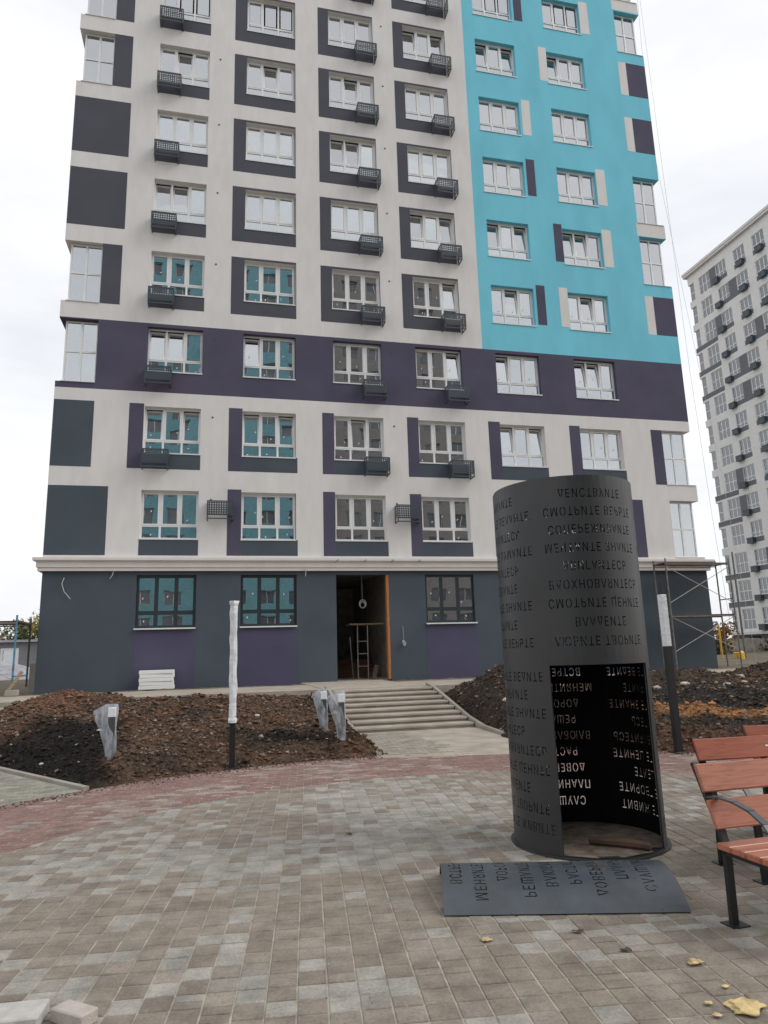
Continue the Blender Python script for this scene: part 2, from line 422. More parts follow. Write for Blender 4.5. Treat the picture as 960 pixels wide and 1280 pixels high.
def show(poly):     # how large it shows: in front of the camera, near
    c = sum(poly, Vector((0, 0)))/len(poly); d3 = Vector((c.x, c.y, -1.6)); z_ = d3.dot(fwd)
    if z_ < .3: return 0
    px = 480+F_PX*d3.dot(rt)/z_; py = 640-F_PX*d3.dot(up)/z_
    return (1/z_ if (-20 < px < 980 and 850 < py < 1300) else 0)
pieces.sort(key=lambda q: -show(q[0]))
for poly, col in pieces[:298]:
    b = MB(); cols = []
    t = (rnd.gauss(0, .006), rnd.gauss(0, .006))
    if block_geo(b, cols, poly, col, z=rnd.uniform(-.001, .002), tilt=t):
        link('paver', b.mesh('paver', (MT['paver'],), cols=cols), None, plaza)
b = MB(); cols = []
for poly, col in pieces[298:]: block_geo(b, cols, poly, col, z=rnd.uniform(-.001, .002), tilt=(rnd.gauss(0, .006), rnd.gauss(0, .006)))
link('paver_field', b.mesh('paver_field', (MT['paver'],), cols=cols), None, plaza, kind='stuff')
b = MB(); cols = []
for poly, col in red: block_geo(b, cols, poly, col, z=rnd.uniform(-.001, .002), tilt=(rnd.gauss(0, .006), rnd.gauss(0, .006)))
link('red_paver_ring', b.mesh('red_paver_ring', (MT['paver'],), cols=cols), None, plaza, kind='stuff')

# side path on the left, outside the ring, beside the soil
b = MB(); b.add([(-22, 2, -.012), (KA.x+.6, 2, -.012), (KA.x, KA.y, -.012), (KA.x+KD.x*9, KA.y+KD.y*9, -.012), (-22, 17.7, -.012)], [(0, 1, 2, 3, 4)])
sp = b.obj('side_path', MT['sand'], kind='structure')
b = MB(); cols = []
for k in range(-20, 170):
    for j in range(0, 110):
        u_ = -13.5+.2*j+(.1 if k % 2 else 0); v0 = 0+k*.1
        poly = [P2(u_, v0), P2(u_+.2, v0), P2(u_+.2, v0+.1), P2(u_, v0+.1)]
        c = poly[0]
        if c.x < -13 or c.x > -1 or c.y < 5.5 or c.y > 17: continue
        poly = clip_circle(poly, inner, RO+.012, False)
        if len(poly) >= 3: poly = clip_half(poly, KA-KN*.07, -KN)
        if len(poly) < 3: continue
        cc = Vector((.30, .285, .235))*(1+rnd.uniform(-.15, .15)); block_geo(b, cols, poly, (cc.x, cc.y, cc.z, 1))
link('path_paver_field', b.mesh('path_paver_field', (MT['paver'],), cols=cols), None, sp, kind='stuff')

def kerb_run(b, pts, w_=.08, h=.03, depth=.15):
    for i in range(len(pts)-1):
        a, c = Vector(pts[i]), Vector(pts[i+1]); d = (c-a); L_ = d.xy.length; n_ = max(1, round(L_/1.0))
        for k in range(n_):
            p = a+d*(k/n_); q = a+d*((k+1)/n_); t = Vector((d.x, d.y, 0)).normalized(); s_ = Vector((t.y, -t.x, 0))*w_/2
            p = p+t*.004; q = q-t*.004; up_ = Vector((0,0,h)); dn = Vector((0,0,-depth))
            b.add([p-s_+dn, p+s_+dn, q+s_+dn, q-s_+dn, p-s_+up_, p+s_+up_, q+s_+up_, q-s_+up_], [(3,2,1,0),(4,5,6,7),(0,1,5,4),(1,2,6,5),(2,3,7,6),(3,0,4,7)])
kb = MB(); kerb_run(kb, [(KA.x, KA.y, 0), (KA.x+KD.x*9, KA.y+KD.y*9, 0)], .08, .035)
kb.obj('path_kerb', MT['kerb'], kind='structure')

# ------------------------------------------------------------------ soil banks
def soil_left(x, y):
    p = Vector((x, y)); d1 = math.hypot(x-CX, y-CY)-RO-.02; d2 = (p-KA).dot(KN)-.05; d3 = 2.78-x; d4 = 18.95-y
    d = min(d1, d2, d3)
    if d < -.3: return None
    base = .03+ .22*sm(0, .5, d) + .42*sm(.3, 5.5, d1)*sm(0, 1.2, d2)
    base *= sm(-.05, .35, d)
    base += .34*math.exp(-((x+3.2)**2/1.2+(y-17.3)**2/1.2)) + .10*math.exp(-((x+1.2)**2/2+(y-15.3)**2/2)) + .12*math.exp(-((x-.4)**2/3+(y-15.5)**2/2.5))
    base -= .12*sm(17.6, 18.6, y)+.30*sm(-4.1, -4.9, x)*sm(14, 16, y)
    base -= .10*math.exp(-((x+.6)**2/1.5+(y-17.6)**2/.5))
    if d4 < 0: base = min(base, .66)
    rough = .10*fbm(x, y, .8, 4, 1.0)+.065*fbm(x, y, 3.0, 4, 2.0)+.035*fbm(x, y, 10, 3, 5.0)
    return base + rough*sm(-.05, .45, d) - .1*(1-sm(-.12, .02, d))
def soil_right(x, y):
    d1 = math.hypot(x-CX, y-CY)-RO-.02; d3 = x-5.62+.25*sm(14.5, 12, y)*1.0
    d = min(d1, d3)
    if d < -.3: return None
    base = .02+.16*sm(0, .5, d)+.35*sm(1.0, 5.0, d1)+.15*sm(0, .8, d)
    base *= sm(-.05, .3, d)
    base += .62*math.exp(-((x-7.3)**2/1.1+(y-16.6)**2/1.6)) + .30*math.exp(-((x-11.0)**2/6+(y-16)**2/1.6)) + .75*math.exp(-((x-16.0)**2/3.5+(y-15.8)**2/2.0)) 
    base += .10*math.exp(-((d1-1.9)/.5)**2)
    base -= .25*sm(17.8, 19.2, y)
    rough = .10*fbm(x, y, .8, 4, 21.0)+.07*fbm(x, y, 3.0, 4, 22.0)+.035*fbm(x, y, 10, 3, 25.0)
    return base + rough*sm(-.05, .45, d) - .1*(1-sm(-.12, .02, d))

def soil_mat(name, zones):
    m = bpy.data.materials.new(name); m.use_nodes = True; t = m.node_tree; n = t.nodes; b = n['Principled BSDF']
    at = n.new('ShaderNodeAttribute'); at.attribute_name = 'tint'
    g = n.new('ShaderNodeNewGeometry')
    vo = n.new('ShaderNodeTexVoronoi'); vo.inputs['Scale'].default_value = 22; vo.inputs['Randomness'].default_value = 1
    t.links.new(g.outputs['Position'], vo.inputs['Vector'])
    bw = n.new('ShaderNodeSeparateColor'); t.links.new(vo.outputs['Color'], bw.inputs[0])
    mr = n.new('ShaderNodeMapRange'); mr.inputs['To Min'].default_value = .55; mr.inputs['To Max'].default_value = 1.6
    t.links.new(bw.outputs[0], mr.inputs['Value'])
    no = n.new('ShaderNodeTexNoise'); no.inputs['Scale'].default_value = 30; no.inputs['Detail'].default_value = 8; no.inputs['Roughness'].default_value = .7
    t.links.new(g.outputs['Position'], no.inputs['Vector'])
    mr2 = n.new('ShaderNodeMapRange'); mr2.inputs['From Min'].default_value = .3; mr2.inputs['From Max'].default_value = .7; mr2.inputs['To Min'].default_value = .5; mr2.inputs['To Max'].default_value = 1.5
    t.links.new(no.outputs['Fac'], mr2.inputs['Value'])
    mm = n.new('ShaderNodeMath'); mm.operation = 'MULTIPLY'; t.links.new(mr.outputs[0], mm.inputs[0]); t.links.new(mr2.outputs[0], mm.inputs[1])
    sc_ = n.new('ShaderNodeVectorMath'); sc_.operation = 'SCALE'; t.links.new(at.outputs['Color'], sc_.inputs[0]); t.links.new(mm.outputs[0], sc_.inputs['Scale'])
    t.links.new(sc_.outputs[0], b.inputs['Base Color']); b.inputs['Roughness'].default_value = 1; b.inputs['Specular IOR Level'].default_value = .1
    bu = n.new('ShaderNodeBump'); bu.inputs['Strength'].default_value = 1; bu.inputs['Distance'].default_value = .03
    t.links.new(no.outputs['Fac'], bu.inputs['Height']); t.links.new(bu.outputs[0], b.inputs['Normal'])
    return m
MT['soil'] = soil_mat('dug_soil', None)
BLK = Vector((.016, .015, .014)); BRN = Vector((.095, .062, .043)); RED = Vector((.135, .072, .046)); ORG = Vector((.26, .13, .06)); DRK = Vector((.045, .036, .030))
def col_left(x, y):
    n1 = fbm(x, y, .7, 4, 31.0); n2 = fbm(x, y, 1.6, 3, 35.0)
    c = BRN.lerp(DRK, sm(-.1, .45, n1)); c = c.lerp(RED, sm(.05, .5, n2)*.7)
    # black topsoil heap at the front left
    e = (x+3.1)*.8; blk = sm(.35, -.15, e-1.15+.35*n1) * sm(14.6+.6*n1, 13.7+.6*n1, y)
    c = c.lerp(BLK, blk*.95)
    e2 = math.exp(-((x-1.4)**2/1.6+(y-12.4)**2/.35))+.8*math.exp(-((x-2.4)**2/.3+(y-15)**2/5)); c = c.lerp(BLK, min(1, e2*1.1))
    e3 = math.exp(-((x+3.2)**2/.7+(y-16.6)**2/1.4)); c = c.lerp(RED, min(1, e3))
    return c
def col_right(x, y):
    d1 = math.hypot(x-CX, y-CY)-RO; n1 = fbm(x, y, .8, 4, 41.0)
    c = DRK.lerp(BRN, sm(-.2, .4, n1)*.6)
    if x > 6.6:
        c = c.lerp(Vector((.035, .031, .028)), sm(2.3, 2.9, d1+.3*n1)*sm(5.4, 4.6, d1+.5*n1))
        c = c.lerp(ORG, sm(1.35, 1.6, d1+.25*n1)*sm(2.5, 2.2, d1+.25*n1)*sm(7.2, 7.8, x))
        c = c.lerp(RED, .5*sm(.9, .3, d1+.3*n1))
    return c
def bank(name, fh, fc, x0, x1, y0, y1, st):
    b = MB(); idx = {}; cv = []
    nx_ = int((x1-x0)/st); ny = int((y1-y0)/st)
    for j in range(ny+1):
        for i in range(nx_+1):
            x, y = x0+i*st, y0+j*st; h = fh(x, y)
            if h is None: continue
            idx[i, j] = len(b.v); b.v.append((x+.3*st*noise.noise(Vector((x*9, y*9, 1))), y+.3*st*noise.noise(Vector((x*9, y*9, 7))), h)); cv.append(fc(x, y))
    for j in range(ny):
        for i in range(nx_):
            q = [(i, j), (i+1, j), (i+1, j+1), (i, j+1)]
            if all(k in idx for k in q): b.f.append(tuple(idx[k] for k in q)); b.mi.append(0)
    me = bpy.data.meshes.new(name); me.from_pydata(b.v, [], b.f); me.materials.append(MT['soil'])
    at = me.color_attributes.new('tint', 'FLOAT_COLOR', 'POINT'); fl = []
    for c in cv: fl += [c.x, c.y, c.z, 1]
    at.data.foreach_set('color', fl)
    me.polygons.foreach_set('use_smooth', [True]*len(me.polygons))
    return link(name, me, kind='structure')
bl = bank('soil_bank', soil_left, col_left, -9.5, 3.0, 10.2, 19.0, .06)
br = bank('soil_bank', soil_right, col_right, 5.2, 21.0, 7.5, 19.4, .07)

def clod_geo(b, cols, p, s, col, sq=.7):
    vs = []; rr = rnd
    for q in ((1,0,0),(-1,0,0),(0,1,0),(0,-1,0),(0,0,1),(0,0,-1)):
        k = s*rr.uniform(.6, 1.25); vs.append(Vector(q)*k)
    rot = Matrix.Rotation(rr.uniform(0, 6.28), 3, 'Z') @ Matrix.Rotation(rr.uniform(0, 3), 3, 'X')
    vs = [(rot @ v) for v in vs]
    vs = [Vector((p[0]+v.x, p[1]+v.y, p[2]+v.z*sq)) for v in vs]
    fs = [(0,2,4),(2,1,4),(1,3,4),(3,0,4),(2,0,5),(1,2,5),(3,1,5),(0,3,5)]
    b.add(vs, fs); cols += [col]*8
def clods(parent, fh, fc, x0, x1, y0, y1, n):
    b = MB(); cols = []
    for _ in range(n):
        x, y = rnd.uniform(x0, x1), rnd.uniform(y0, y1); h = fh(x, y)
        if h is None or h < .0: continue
        c = fc(x, y); s = .010+.02*rnd.random()**3*2.2
        if rnd.random() < .012: s = rnd.uniform(.05, .10)
        t = rnd.random()
        if c.x < .035 and t > .03: c = c*rnd.uniform(.7, 2.2)
        elif t < .05: c = Vector((.36, .31, .26))*rnd.uniform(.4, 1.1); s *= rnd.uniform(.6, 1.2)
        elif t < .3: c = Vector((.20, .14, .10))*rnd.uniform(.5, 1.2)
        else: c = c*rnd.uniform(.5, 1.9)
        if c.x < .05: s *= .8
        clod_geo(b, cols, (x, y, h+s*.3), s, (c.x, c.y, c.z, 1))
    link('soil_clods', b.mesh('soil_clods', (MT['clod'],), cols=cols), None, parent, kind='stuff')
MT['clod'] = mat('soil_clod', (.2,.15,.1), rough=1, noise_amt=.35, nscale=40, spec=.1, attr='tint')
clods(bl, soil_left, col_left, -7.0, 2.75, 10.5, 18.9, 26000)
clods(br, soil_right, col_right, 5.5, 17.0, 9.0, 18.9, 26000)
ORDS = ['first', 'second', 'third', 'fourth', 'fifth', 'sixth', 'seventh', 'eighth', 'ninth', 'tenth', 'eleventh', 'twelfth', 'thirteenth']
def rock(x, y, s, fh, label, group):
    b = MB(); me = None
    bm = bmesh.new(); bmesh.ops.create_icosphere(bm, subdivisions=2, radius=1)
    sd_ = rnd.random()*50
    for v in bm.verts:
        k = 1+.35*noise.noise(v.co*1.4+Vector((sd_, 0, 0))); v.co = Vector((v.co.x*k*1.2, v.co.y*k, v.co.z*k*.6))*s
    me = bpy.data.meshes.new('stone'); bm.to_mesh(me); bm.free()
    o = link('stone', me, MT['stone'], loc=(x, y, (fh(x, y) or 0)+s*.2), label=label, cat='stone', group=group)
    o.rotation_euler = (0, 0, rnd.uniform(0, 6)); return o
for i, (x, y, s) in enumerate(sorted([(6.3, 13.9, .13), (6.85, 14.3, .08), (6.1, 14.5, .07), (8.6, 14.6, .12), (9.4, 13.9, .08), (10.4, 14.3, .09), (11.2, 13.9, .10), (11.9, 14.2, .07), (7.6, 14.9, .07), (8.0, 13.7, .06), (12.4, 14.9, .09), (9.9, 15.2, .07), (7.7, 12.9, .06)], key=lambda q: q[0]/q[1])):
    rock(x, y, s, soil_right, ORDS[i]+' pale stone from the left on the dark soil right of the steps', 'pale stones on the right soil bank')
for i, (x, y, s) in enumerate(sorted([(.8, 14.5, .05), (-.4, 13.2, .04), (-2.6, 12.2, .035), (-1.9, 13.0, .04), (1.3, 15.6, .06), (.1, 16.2, .05), (-3.4, 12.9, .035), (2.1, 12.6, .05)], key=lambda q: q[0]/q[1])):
    rock(x, y, s, soil_left, ORDS[i]+' small pale stone from the left on the brown soil left of the steps', 'small stones on the left soil bank')

# ------------------------------------------------------------------ steps, walkway, upper path
NS, Y0S, TR, RS, XS0, XS1 = 8, 14.95, .43, .0925, 2.86, 5.50
st = empty('steps', (4.2, Y0S, 0), label='wide flight of low dusty concrete steps rising to the open doorway', cat='steps')
for k in range(NS):
    y0 = Y0S+k*TR; b = MB()
    b.cbox(XS0, y0-.03, RS*(k+1)-.045, XS1, y0+TR-.032, RS*(k+1)+.012, .012)
    b.box(XS0+.005, y0, RS*k-.25, XS1-.005, y0+TR-.034, RS*(k+1)-.046)
    o = b.obj('step', MT['concrete'], st); o.location = (-4.2, -Y0S, 0)
kb = MB()
for (xa, xb) in ((XS0-.06, 2.60), (XS1+.06, 5.40)):
    pts = [(xa, 18.6, .80)] + [(xa, Y0S+.43*k, .06+RS*k) for k in (7, 5, 3, 1)] + [(xa, 14.5, .03), ((xa+xb)/2, 13.2, .01), (xb, 11.55 if xb < 4 else 10.95, 0)]
    kerb_run(kb, pts, .08, .05)
kb.obj('kerb_strips', MT['kerb'], kind='structure')
b = MB(); b.add([(2.52, 11.3, .002), (5.45, 10.6, .002), (5.5, 14.98, .004), (2.84, 14.98, .004)], [(0,1,2,3)])
wk = b.obj('walkway', MT['concrete'], kind='structure')
b = MB(); cols = []
for k in range(0, 40):
    for j in range(0, 20):
        u_ = 1.0+.2*j+(.1 if k % 2 else 0); v0 = 11.4+k*.1
        poly = [P2(u_, v0), P2(u_+.2, v0), P2(u_+.2, v0+.1), P2(u_, v0+.1)]; c = poly[0]
        if c.x < 2.85-.06*(14.9-c.y) or c.x > 3.9-.55*abs(fbm(c.x, c.y, 1, 2, 8)) or c.y > 14.7: continue
        poly = clip_circle(poly, inner, RO+.01, False)
        if len(poly) < 3: continue
        cc = Vector((.34, .31, .26))*(1+rnd.uniform(-.12, .12)); block_geo(b, cols, poly, (cc.x, cc.y, cc.z, 1), z=.009)
link('walkway_paver_field', b.mesh('walkway_paver_field', (MT['paver'],), cols=cols), None, wk, kind='stuff')
b = MB()
b.box(-16, 18.95, .45, 2.78, 22.55, .745); b.box(2.784, 18.36, .45, 5.56, D+.05, .758); b.box(5.564, 18.95, .45, 24, 22.6, .735)
b.box(-9.0, 17.3, .45, -4.2, 18.2, .66)
b.obj('upper_path', MT['concrete'], kind='structure')
# soil strip between path and wall
b = MB()
for (xa, xb) in ((-6.0, 2.78), (5.57, 20.0)):
    n_ = int((xb-xa)/.15); base = len(b.v)
    for i in range(n_+1):
        for j, yy in enumerate((22.5, 22.9, 23.3, 23.8, D+.04)):
            x = xa+(xb-xa)*i/n_; b.v.append((x, yy, .70+.05*fbm(x, yy, 2.2, 3, 3)+.04*(j in (1, 2))))
    for i in range(n_):
        for j in range(4): b.f.append((base+i*5+j, base+(i+1)*5+j, base+(i+1)*5+j+1, base+i*5+j+1)); b.mi.append(0)
me = b.mesh('planting_strip', (MT['ground'],), smooth=True); link('planting_strip', me, kind='structure')

# ================================================================== MAIN BUILDING
bld = empty('apartment_building', (6.8, D, .78), label='tall new apartment block with beige, purple and turquoise plaster over a slate ground floor', cat='building')
BL = Vector((-6.8, -D, -.78))
NR = 12; ZB = 5.09; ZT = ZB+3*NR+.8
X0, X1 = -5.54, 19.2
COLS = {'A': (-2.60, -.71), 'B': (.74, 2.65), 'C': (4.06, 5.94), 'D': (7.31, 9.19), 'E': (10.64, 12.53), 'F': (14.09, 15.97)}
def wz(r): return (5.672+3*(r-1), 7.34+3*(r-1))         # window
def pz(r): return (5.09+3*(r-1), 7.43+3*(r-1))          # panel height
LW = [r for r in range(1, NR+1) if r in (3, 4, 7, 8, 9, 12)]
GW = {1, 2, 5, 6, 9, 10}
holes = []
for r in range(1, NR+1):
    for c, (a, b_) in COLS.items(): holes.append((a, b_, *wz(r)))
    if r in LW: holes.append((X0-1, -4.27, *pz(r)))
    if r in GW: holes.append((17.84, X1+1, *pz(r)))
GWIN = [(-2.63, -.72), (.75, 2.66), (7.32, 9.20), (10.9, 12.8), (14.1, 16.0)]
gh = [(a, b_, 2.68, 4.43) for a, b_ in GWIN[:3]] + [(4.05, 5.97, -1, 4.43)]

def cellwall(b, inc, exc, mp, depth, m=0, back=False):
    """area = union(inc) - union(exc) in (u,v); front face plus edges of the given depth"""
    us = sorted({v for r_ in inc+exc for v in r_[:2]}); vs = sorted({v for r_ in inc+exc for v in r_[2:]})
    def ins(u, v): return any(r_[0] < u < r_[1] and r_[2] < v < r_[3] for r_ in inc) and not any(r_[0] < u < r_[1] and r_[2] < v < r_[3] for r_ in exc)
    G_ = [[ins((us[i]+us[i+1])/2, (vs[j]+vs[j+1])/2) for j in range(len(vs)-1)] for i in range(len(us)-1)]
    def g(i, j): return 0 <= i < len(us)-1 and 0 <= j < len(vs)-1 and G_[i][j]
    for i in range(len(us)-1):
        for j in range(len(vs)-1):
            if not G_[i][j]: continue
            a, c, e, f_ = us[i], us[i+1], vs[j], vs[j+1]
            b.add([mp(a, e, 0), mp(c, e, 0), mp(c, f_, 0), mp(a, f_, 0)], [(0,1,2,3)], m)
            if back: b.add([mp(a, e, depth), mp(c, e, depth), mp(c, f_, depth), mp(a, f_, depth)], [(3,2,1,0)], m)
            for (ok, p, q) in ((g(i-1, j), (a, f_), (a, e)), (g(i+1, j), (c, e), (c, f_)), (g(i, j-1), (a, e), (c, e)), (g(i, j+1), (c, f_), (a, f_))):
                if not ok: b.add([mp(*p, 0), mp(*q, 0), mp(*q, depth), mp(*p, depth)], [(0,1,2,3)], m)
def fm(y): return lambda u, v, d: (u, y+d, v)
def bobj(b, name, m, parent=None, **k):
    o = link(name, b.mesh(name, (m,) if not isinstance(m, (list, tuple)) else m), None, parent or bld, **k)
    if parent is None: o.location = BL
    return o
WT = .22
PB = (10.87, 13.47)
# purple belt, turquoise field, beige remainder
b = MB(); cellwall(b, [(X0, X1, *PB)], holes, fm(D), WT, back=True); bobj(b, 'purple_wall', MT['purple'])
b = MB(); cellwall(b, [(10.10, X1, PB[1], ZT)], holes+[(17.77, X1+1, 19.45, 20.10), (17.77, X1+1, 31.5, 32.2)], fm(D), WT, back=True); bobj(b, 'turquoise_wall', MT['turq'])
b = MB(); cellwall(b, [(X0, X1, 4.98, PB[0]), (X0, 10.10, PB[1], ZT), (17.77, X1, 19.45, 20.10), (17.77, X1, 31.5, 32.2)], holes, fm(D), WT, back=True); bobj(b, 'beige_wall', MT['beige'])
b = MB(); cellwall(b, [(X0+.02, X1, .5, 4.60)], gh, fm(D+.02), .28, back=True); bobj(b, 'ground_floor_wall', MT['slate'])
# side walls (going back) with the corner window openings
def sidewall(x, sgn, wins, name):
    mp = lambda u, v, d: (x+sgn*d, u, v)
    hs = [(D-1, D+1.5, *pz(r)) for r in wins]
    for (m_, z0, z1, nm) in (('beige', 4.98, PB[0], 'beige_side_wall'), ('purple', *PB, 'purple_side_wall'), ('beige' if sgn > 0 else 'turq', PB[1], ZT, 'upper_side_wall'), ('slate', .5, 4.60, 'ground_side_wall')):
        b = MB(); cellwall(b, [(D+WT+.002 if nm != 'ground_side_wall' else D+.31, D+15, z0, z1)], hs if nm != 'ground_side_wall' else [], mp, .2, back=True); bobj(b, nm, MT[m_])
sidewall(X0+.001, 1, LW, 'l'); sidewall(X1-.001, -1, GW, 'r')
b = MB(); b.box(X0+.21, D+15.002, .5, X1-.21, D+15.2, ZT); b.box(X0+.21, D+.3, ZT-.3, X1-.21, D+15, ZT-.1)
bobj(b, 'rear_wall_and_roof', MT['beige'])
# floors and inner partition
for k in range(NR+1):
    b = MB(); b.box(X0+.24, D+.30, 4.78+3*k, X1-.24, D+14.9, 4.98+3*k); bobj(b, 'floor_slab', MT['inside'])
b = MB(); b.box(X0+.24, D+5.2, 4.985, X1-.24, D+5.35, ZT-.35)
for xw in (-3.4, 0, 3.35, 6.6, 9.9, 13.3, 16.7): b.box(xw-.06, D+.42, 4.985, xw+.06, D+5.19, ZT-.36)
bobj(b, 'partition_walls', MT['inside'])

# paint panels (each a thin coat of its own colour)
def panel(inc, m, exc=(), y=D-.004):
    b = MB(); cellwall(b, [inc], list(exc), fm(y), .0035); bobj(b, 'painted_panel', MT[m])
def W(c, r): return (*COLS[c], *wz(r))
for r in range(1, NR+1):
    z0, z1 = pz(r)
    if r == 3: continue
    # left edge
    if r in (1,): panel((X0+.01, -3.66, z0, z1), 'slate')
    elif r == 2: panel((X0+.01, -4.25, z0, z1), 'slate')
    elif r in LW: panel((-4.268, -3.60, z0, z1), 'grey')
    else: panel((X0+.01, -3.56, z0, z1), 'grey')
    low = 'slate' if r < 3 else 'grey'
    panel((COLS['A'][0]-.02, COLS['A'][1]+.02, z0, wz(r)[0]-.01), low)
    if r == 2: panel((-3.11, -2.625, z0, z1), 'purple')
    for c, xl in (('B', .26), ('C', 3.62), ('D', 6.86), ('E', 10.15), ('F', 13.62)):
        if c in 'EF' and r > 2: continue
        a, b_ = COLS[c]
        if r < 3:
            panel((xl, a-.005, z0, z1), 'purple'); panel((a-.003, b_+.05, z0, wz(r)[0]-.01), low)
        else:
            panel((xl, b_+.03, z0, z1), 'grey', [W(c, r)])
            # panels stop level with the window head on the right side
    if r == 1: panel((16.13, 16.60, z0, z1), 'purple')
    if r == 2: panel((17.32, 17.835, z0, z1), 'purple')
    zz = (14.74+3*(r-4), 16.53+3*(r-4))
    if r >= 4:
        q = {4: ('ER', 'grey', 'FL', 'beige'), 5: ('FL', 'grey', 'FR', 'beige'), 6: ('ER', 'grey', 'FR', 'beige'), 7: ('ER', 'beige'), 8: ('FL', 'beige'), 9: ('ER', 'grey', 'FR', 'beige'), 10: ('FL', 'beige', 'ER', 'grey'), 11: ('FR', 'grey'), 12: ('ER', 'beige', 'FL', 'grey')}[r]
        for i in range(0, len(q), 2):
            x_ = {'ER': (12.64, 13.04), 'FL': (13.69, 14.08), 'FR': (15.99, 16.44)}[q[i]]
            panel((*x_, *zz), 'purple' if q[i+1] == 'grey' else 'beige')
        if r not in GW: panel((17.77, 18.17, *zz), 'beige'); panel((18.173, X1-.01, *zz), 'purple')
for a, b_ in GWIN[:3]:
    panel((a-.03, b_+.03, .62, 2.60), 'slatep', y=D+.016)

# cornice over the ground floor
b = MB()
prof = [(0, 4.56), (.10, 4.56), (.10, 4.66), (.14, 4.68), (.14, 4.84), (.22, 4.88), (.24, 4.90), (.24, 4.985), (0, 4.985)]
xa, xb = X0-.01, X1+.01
n_ = len(prof)
for x, s_ in ((xa, -1), (xb, 1)):
    for d_, z in prof: b.v.append((x+s_*d_, D-d_, z))
for i in range(n_):
    j = (i+1) % n_; b.f.append((i, j, n_+j, n_+i)); b.mi.append(0)
for s_, base in ((-1, 0), (1, n_)):      # returns along the sides
    bb = len(b.v); x = xa if s_ < 0 else xb
    for d_, z in prof: b.v.append((x+s_*d_, D+8, z))
    for i in range(n_): j = (i+1) % n_; b.f.append((base+i, base+j, bb+j, bb+i)); b.mi.append(0)
bobj(b, 'cornice', MT['cornice'])
b = MB(); b.box(X0-.3, D-.3, ZT+.002, X1+.3, D+.25, ZT+.35); bobj(b, 'parapet', MT['cornice'])

# ---- windows
def ring(b, x0, z0, x1, z1, t, y0, y1):
    b.box(x0, y0, z0, x0+t, y1, z1); b.box(x1-t, y0, z0, x1, y1, z1); b.box(x0+t, y0, z0, x1-t, y1, z0+t); b.box(x0+t, y0, z1-t, x1-t, y1, z1)
WW, WH, TZ = 1.89, 1.668, .46      # width, height, transom height above sill
def frame_mesh(name, W_, H_, fm_, sashes=True, trans=TZ, n=3, t=.05, mh=.035):
    b = MB()
    ring(b, 0, 0, W_, H_, t, 0, .07)
    for k in range(1, n): x = W_*k/n; b.box(x-mh, .001, t, x+mh, .069, H_-t)
    for k in range(n):
        xa = W_*k/n + (t if k == 0 else mh); xb = W_*(k+1)/n - (t if k == n-1 else mh)
        b.box(xa, .002, trans-mh, xb, .068, trans+mh)
    return b.mesh(name, (fm_,))
def sash_mesh(W_, H_, fm_, n=3):
    b = MB(); w_ = W_/n-.075; h = H_-TZ-.085
    ring(b, -w_/2, 0, w_/2, h, .045, -.012, .055); return b.mesh('sash', (fm_,)), w_, h
def quad_mesh(name, w_, h, m):
    b = MB(); b.box(-w_/2, 0, 0, w_/2, .008, h); return b.mesh(name, (m,))
fr_w = frame_mesh('window', WW, WH, MT['upvc'])
sa_w, SW, SH = sash_mesh(WW, WH, MT['upvc'])
pa_u = quad_mesh('pane', SW-.085, SH-.085, MT['glass']); pa_l = quad_mesh('pane', WW/3-.075, TZ-.085, MT['glass'])
gl_all = MB()
for k in range(3):
    x = WW*(k+.5)/3
    gl_all.box(x-.27, .03, .055, x+.27, .038, TZ-.035); gl_all.box(x-.22, .02, TZ+.08, x+.22, .028, WH-.09)
gl_all = gl_all.mesh('glazing', (MT['glass'],))
def sill_mesh(W_, m): b = MB(); b.box(-.02, -.25, -.028, W_+.02, .0, -.004); b.box(-.02, -.255, -.05, W_+.02, -.25, -.004); return b.mesh('sill', (m,))
si_w = sill_mesh(WW, MT['tin'])
TILT = {('A',7):(1,), ('A',5):(0,1), ('A',4):(), ('A',3):(0,1), ('A',2):(0,2), ('B',8):(0,), ('B',7):(1,), ('B',3):(0,), ('B',2):(0,2), ('C',8):(), ('C',7):(1,), ('C',6):(0,1),
        ('D',8):(0,2), ('D',5):(0,2), ('D',4):(2,), ('D',3):(2,), ('C',2):(1,), ('E',8):(0,2), ('E',5):(0,2), ('E',4):(1,), ('E',3):(0,), ('E',2):(0,2), ('F',8):(0,), ('F',5):(0,1), ('F',4):(1,), ('F',3):(0,1), ('F',9):(0,2)}
for r in range(1, NR+1):
    for c, (xa, xb) in COLS.items():
        z0 = wz(r)[0]
        full = r <= 7 or (r == 8 and c in 'CDEF')
        wo = link('window', fr_w, None, bld); wo.location = BL+Vector((xa, D+.17, z0))
        if full:
            for k in range(3):
                x = WW*(k+.5)/3
                s_ = link('sash', sa_w, None, wo, (x, .004, TZ+.022)); p_ = link('pane', pa_u, None, wo, (x, .045, TZ+.022+.0425))
                if k in TILT.get((c, r), ()):
                    s_.rotation_euler = (-R(7), 0, 0); p_.location = (x, .045+.004, TZ+.065); p_.rotation_euler = (-R(7), 0, 0)
                link('pane', pa_l, None, wo, (x, .03, .045))
        else:
            link('sash', sa_w, None, wo, (WW/6, .004, TZ+.022))
            link('glazing', gl_all, None, wo, (0, 0, 0))
        link('sill', si_w, None, wo, (0, .06, 0))
stk = MB(); stk.add([(0, 0, 0), (.035, 0, .01), (.05, 0, .07), (.012, 0, .06)], [(0,1,2,3)]); stk = stk.mesh('sticker', (MT['tin'],))
srn = random.Random(11)
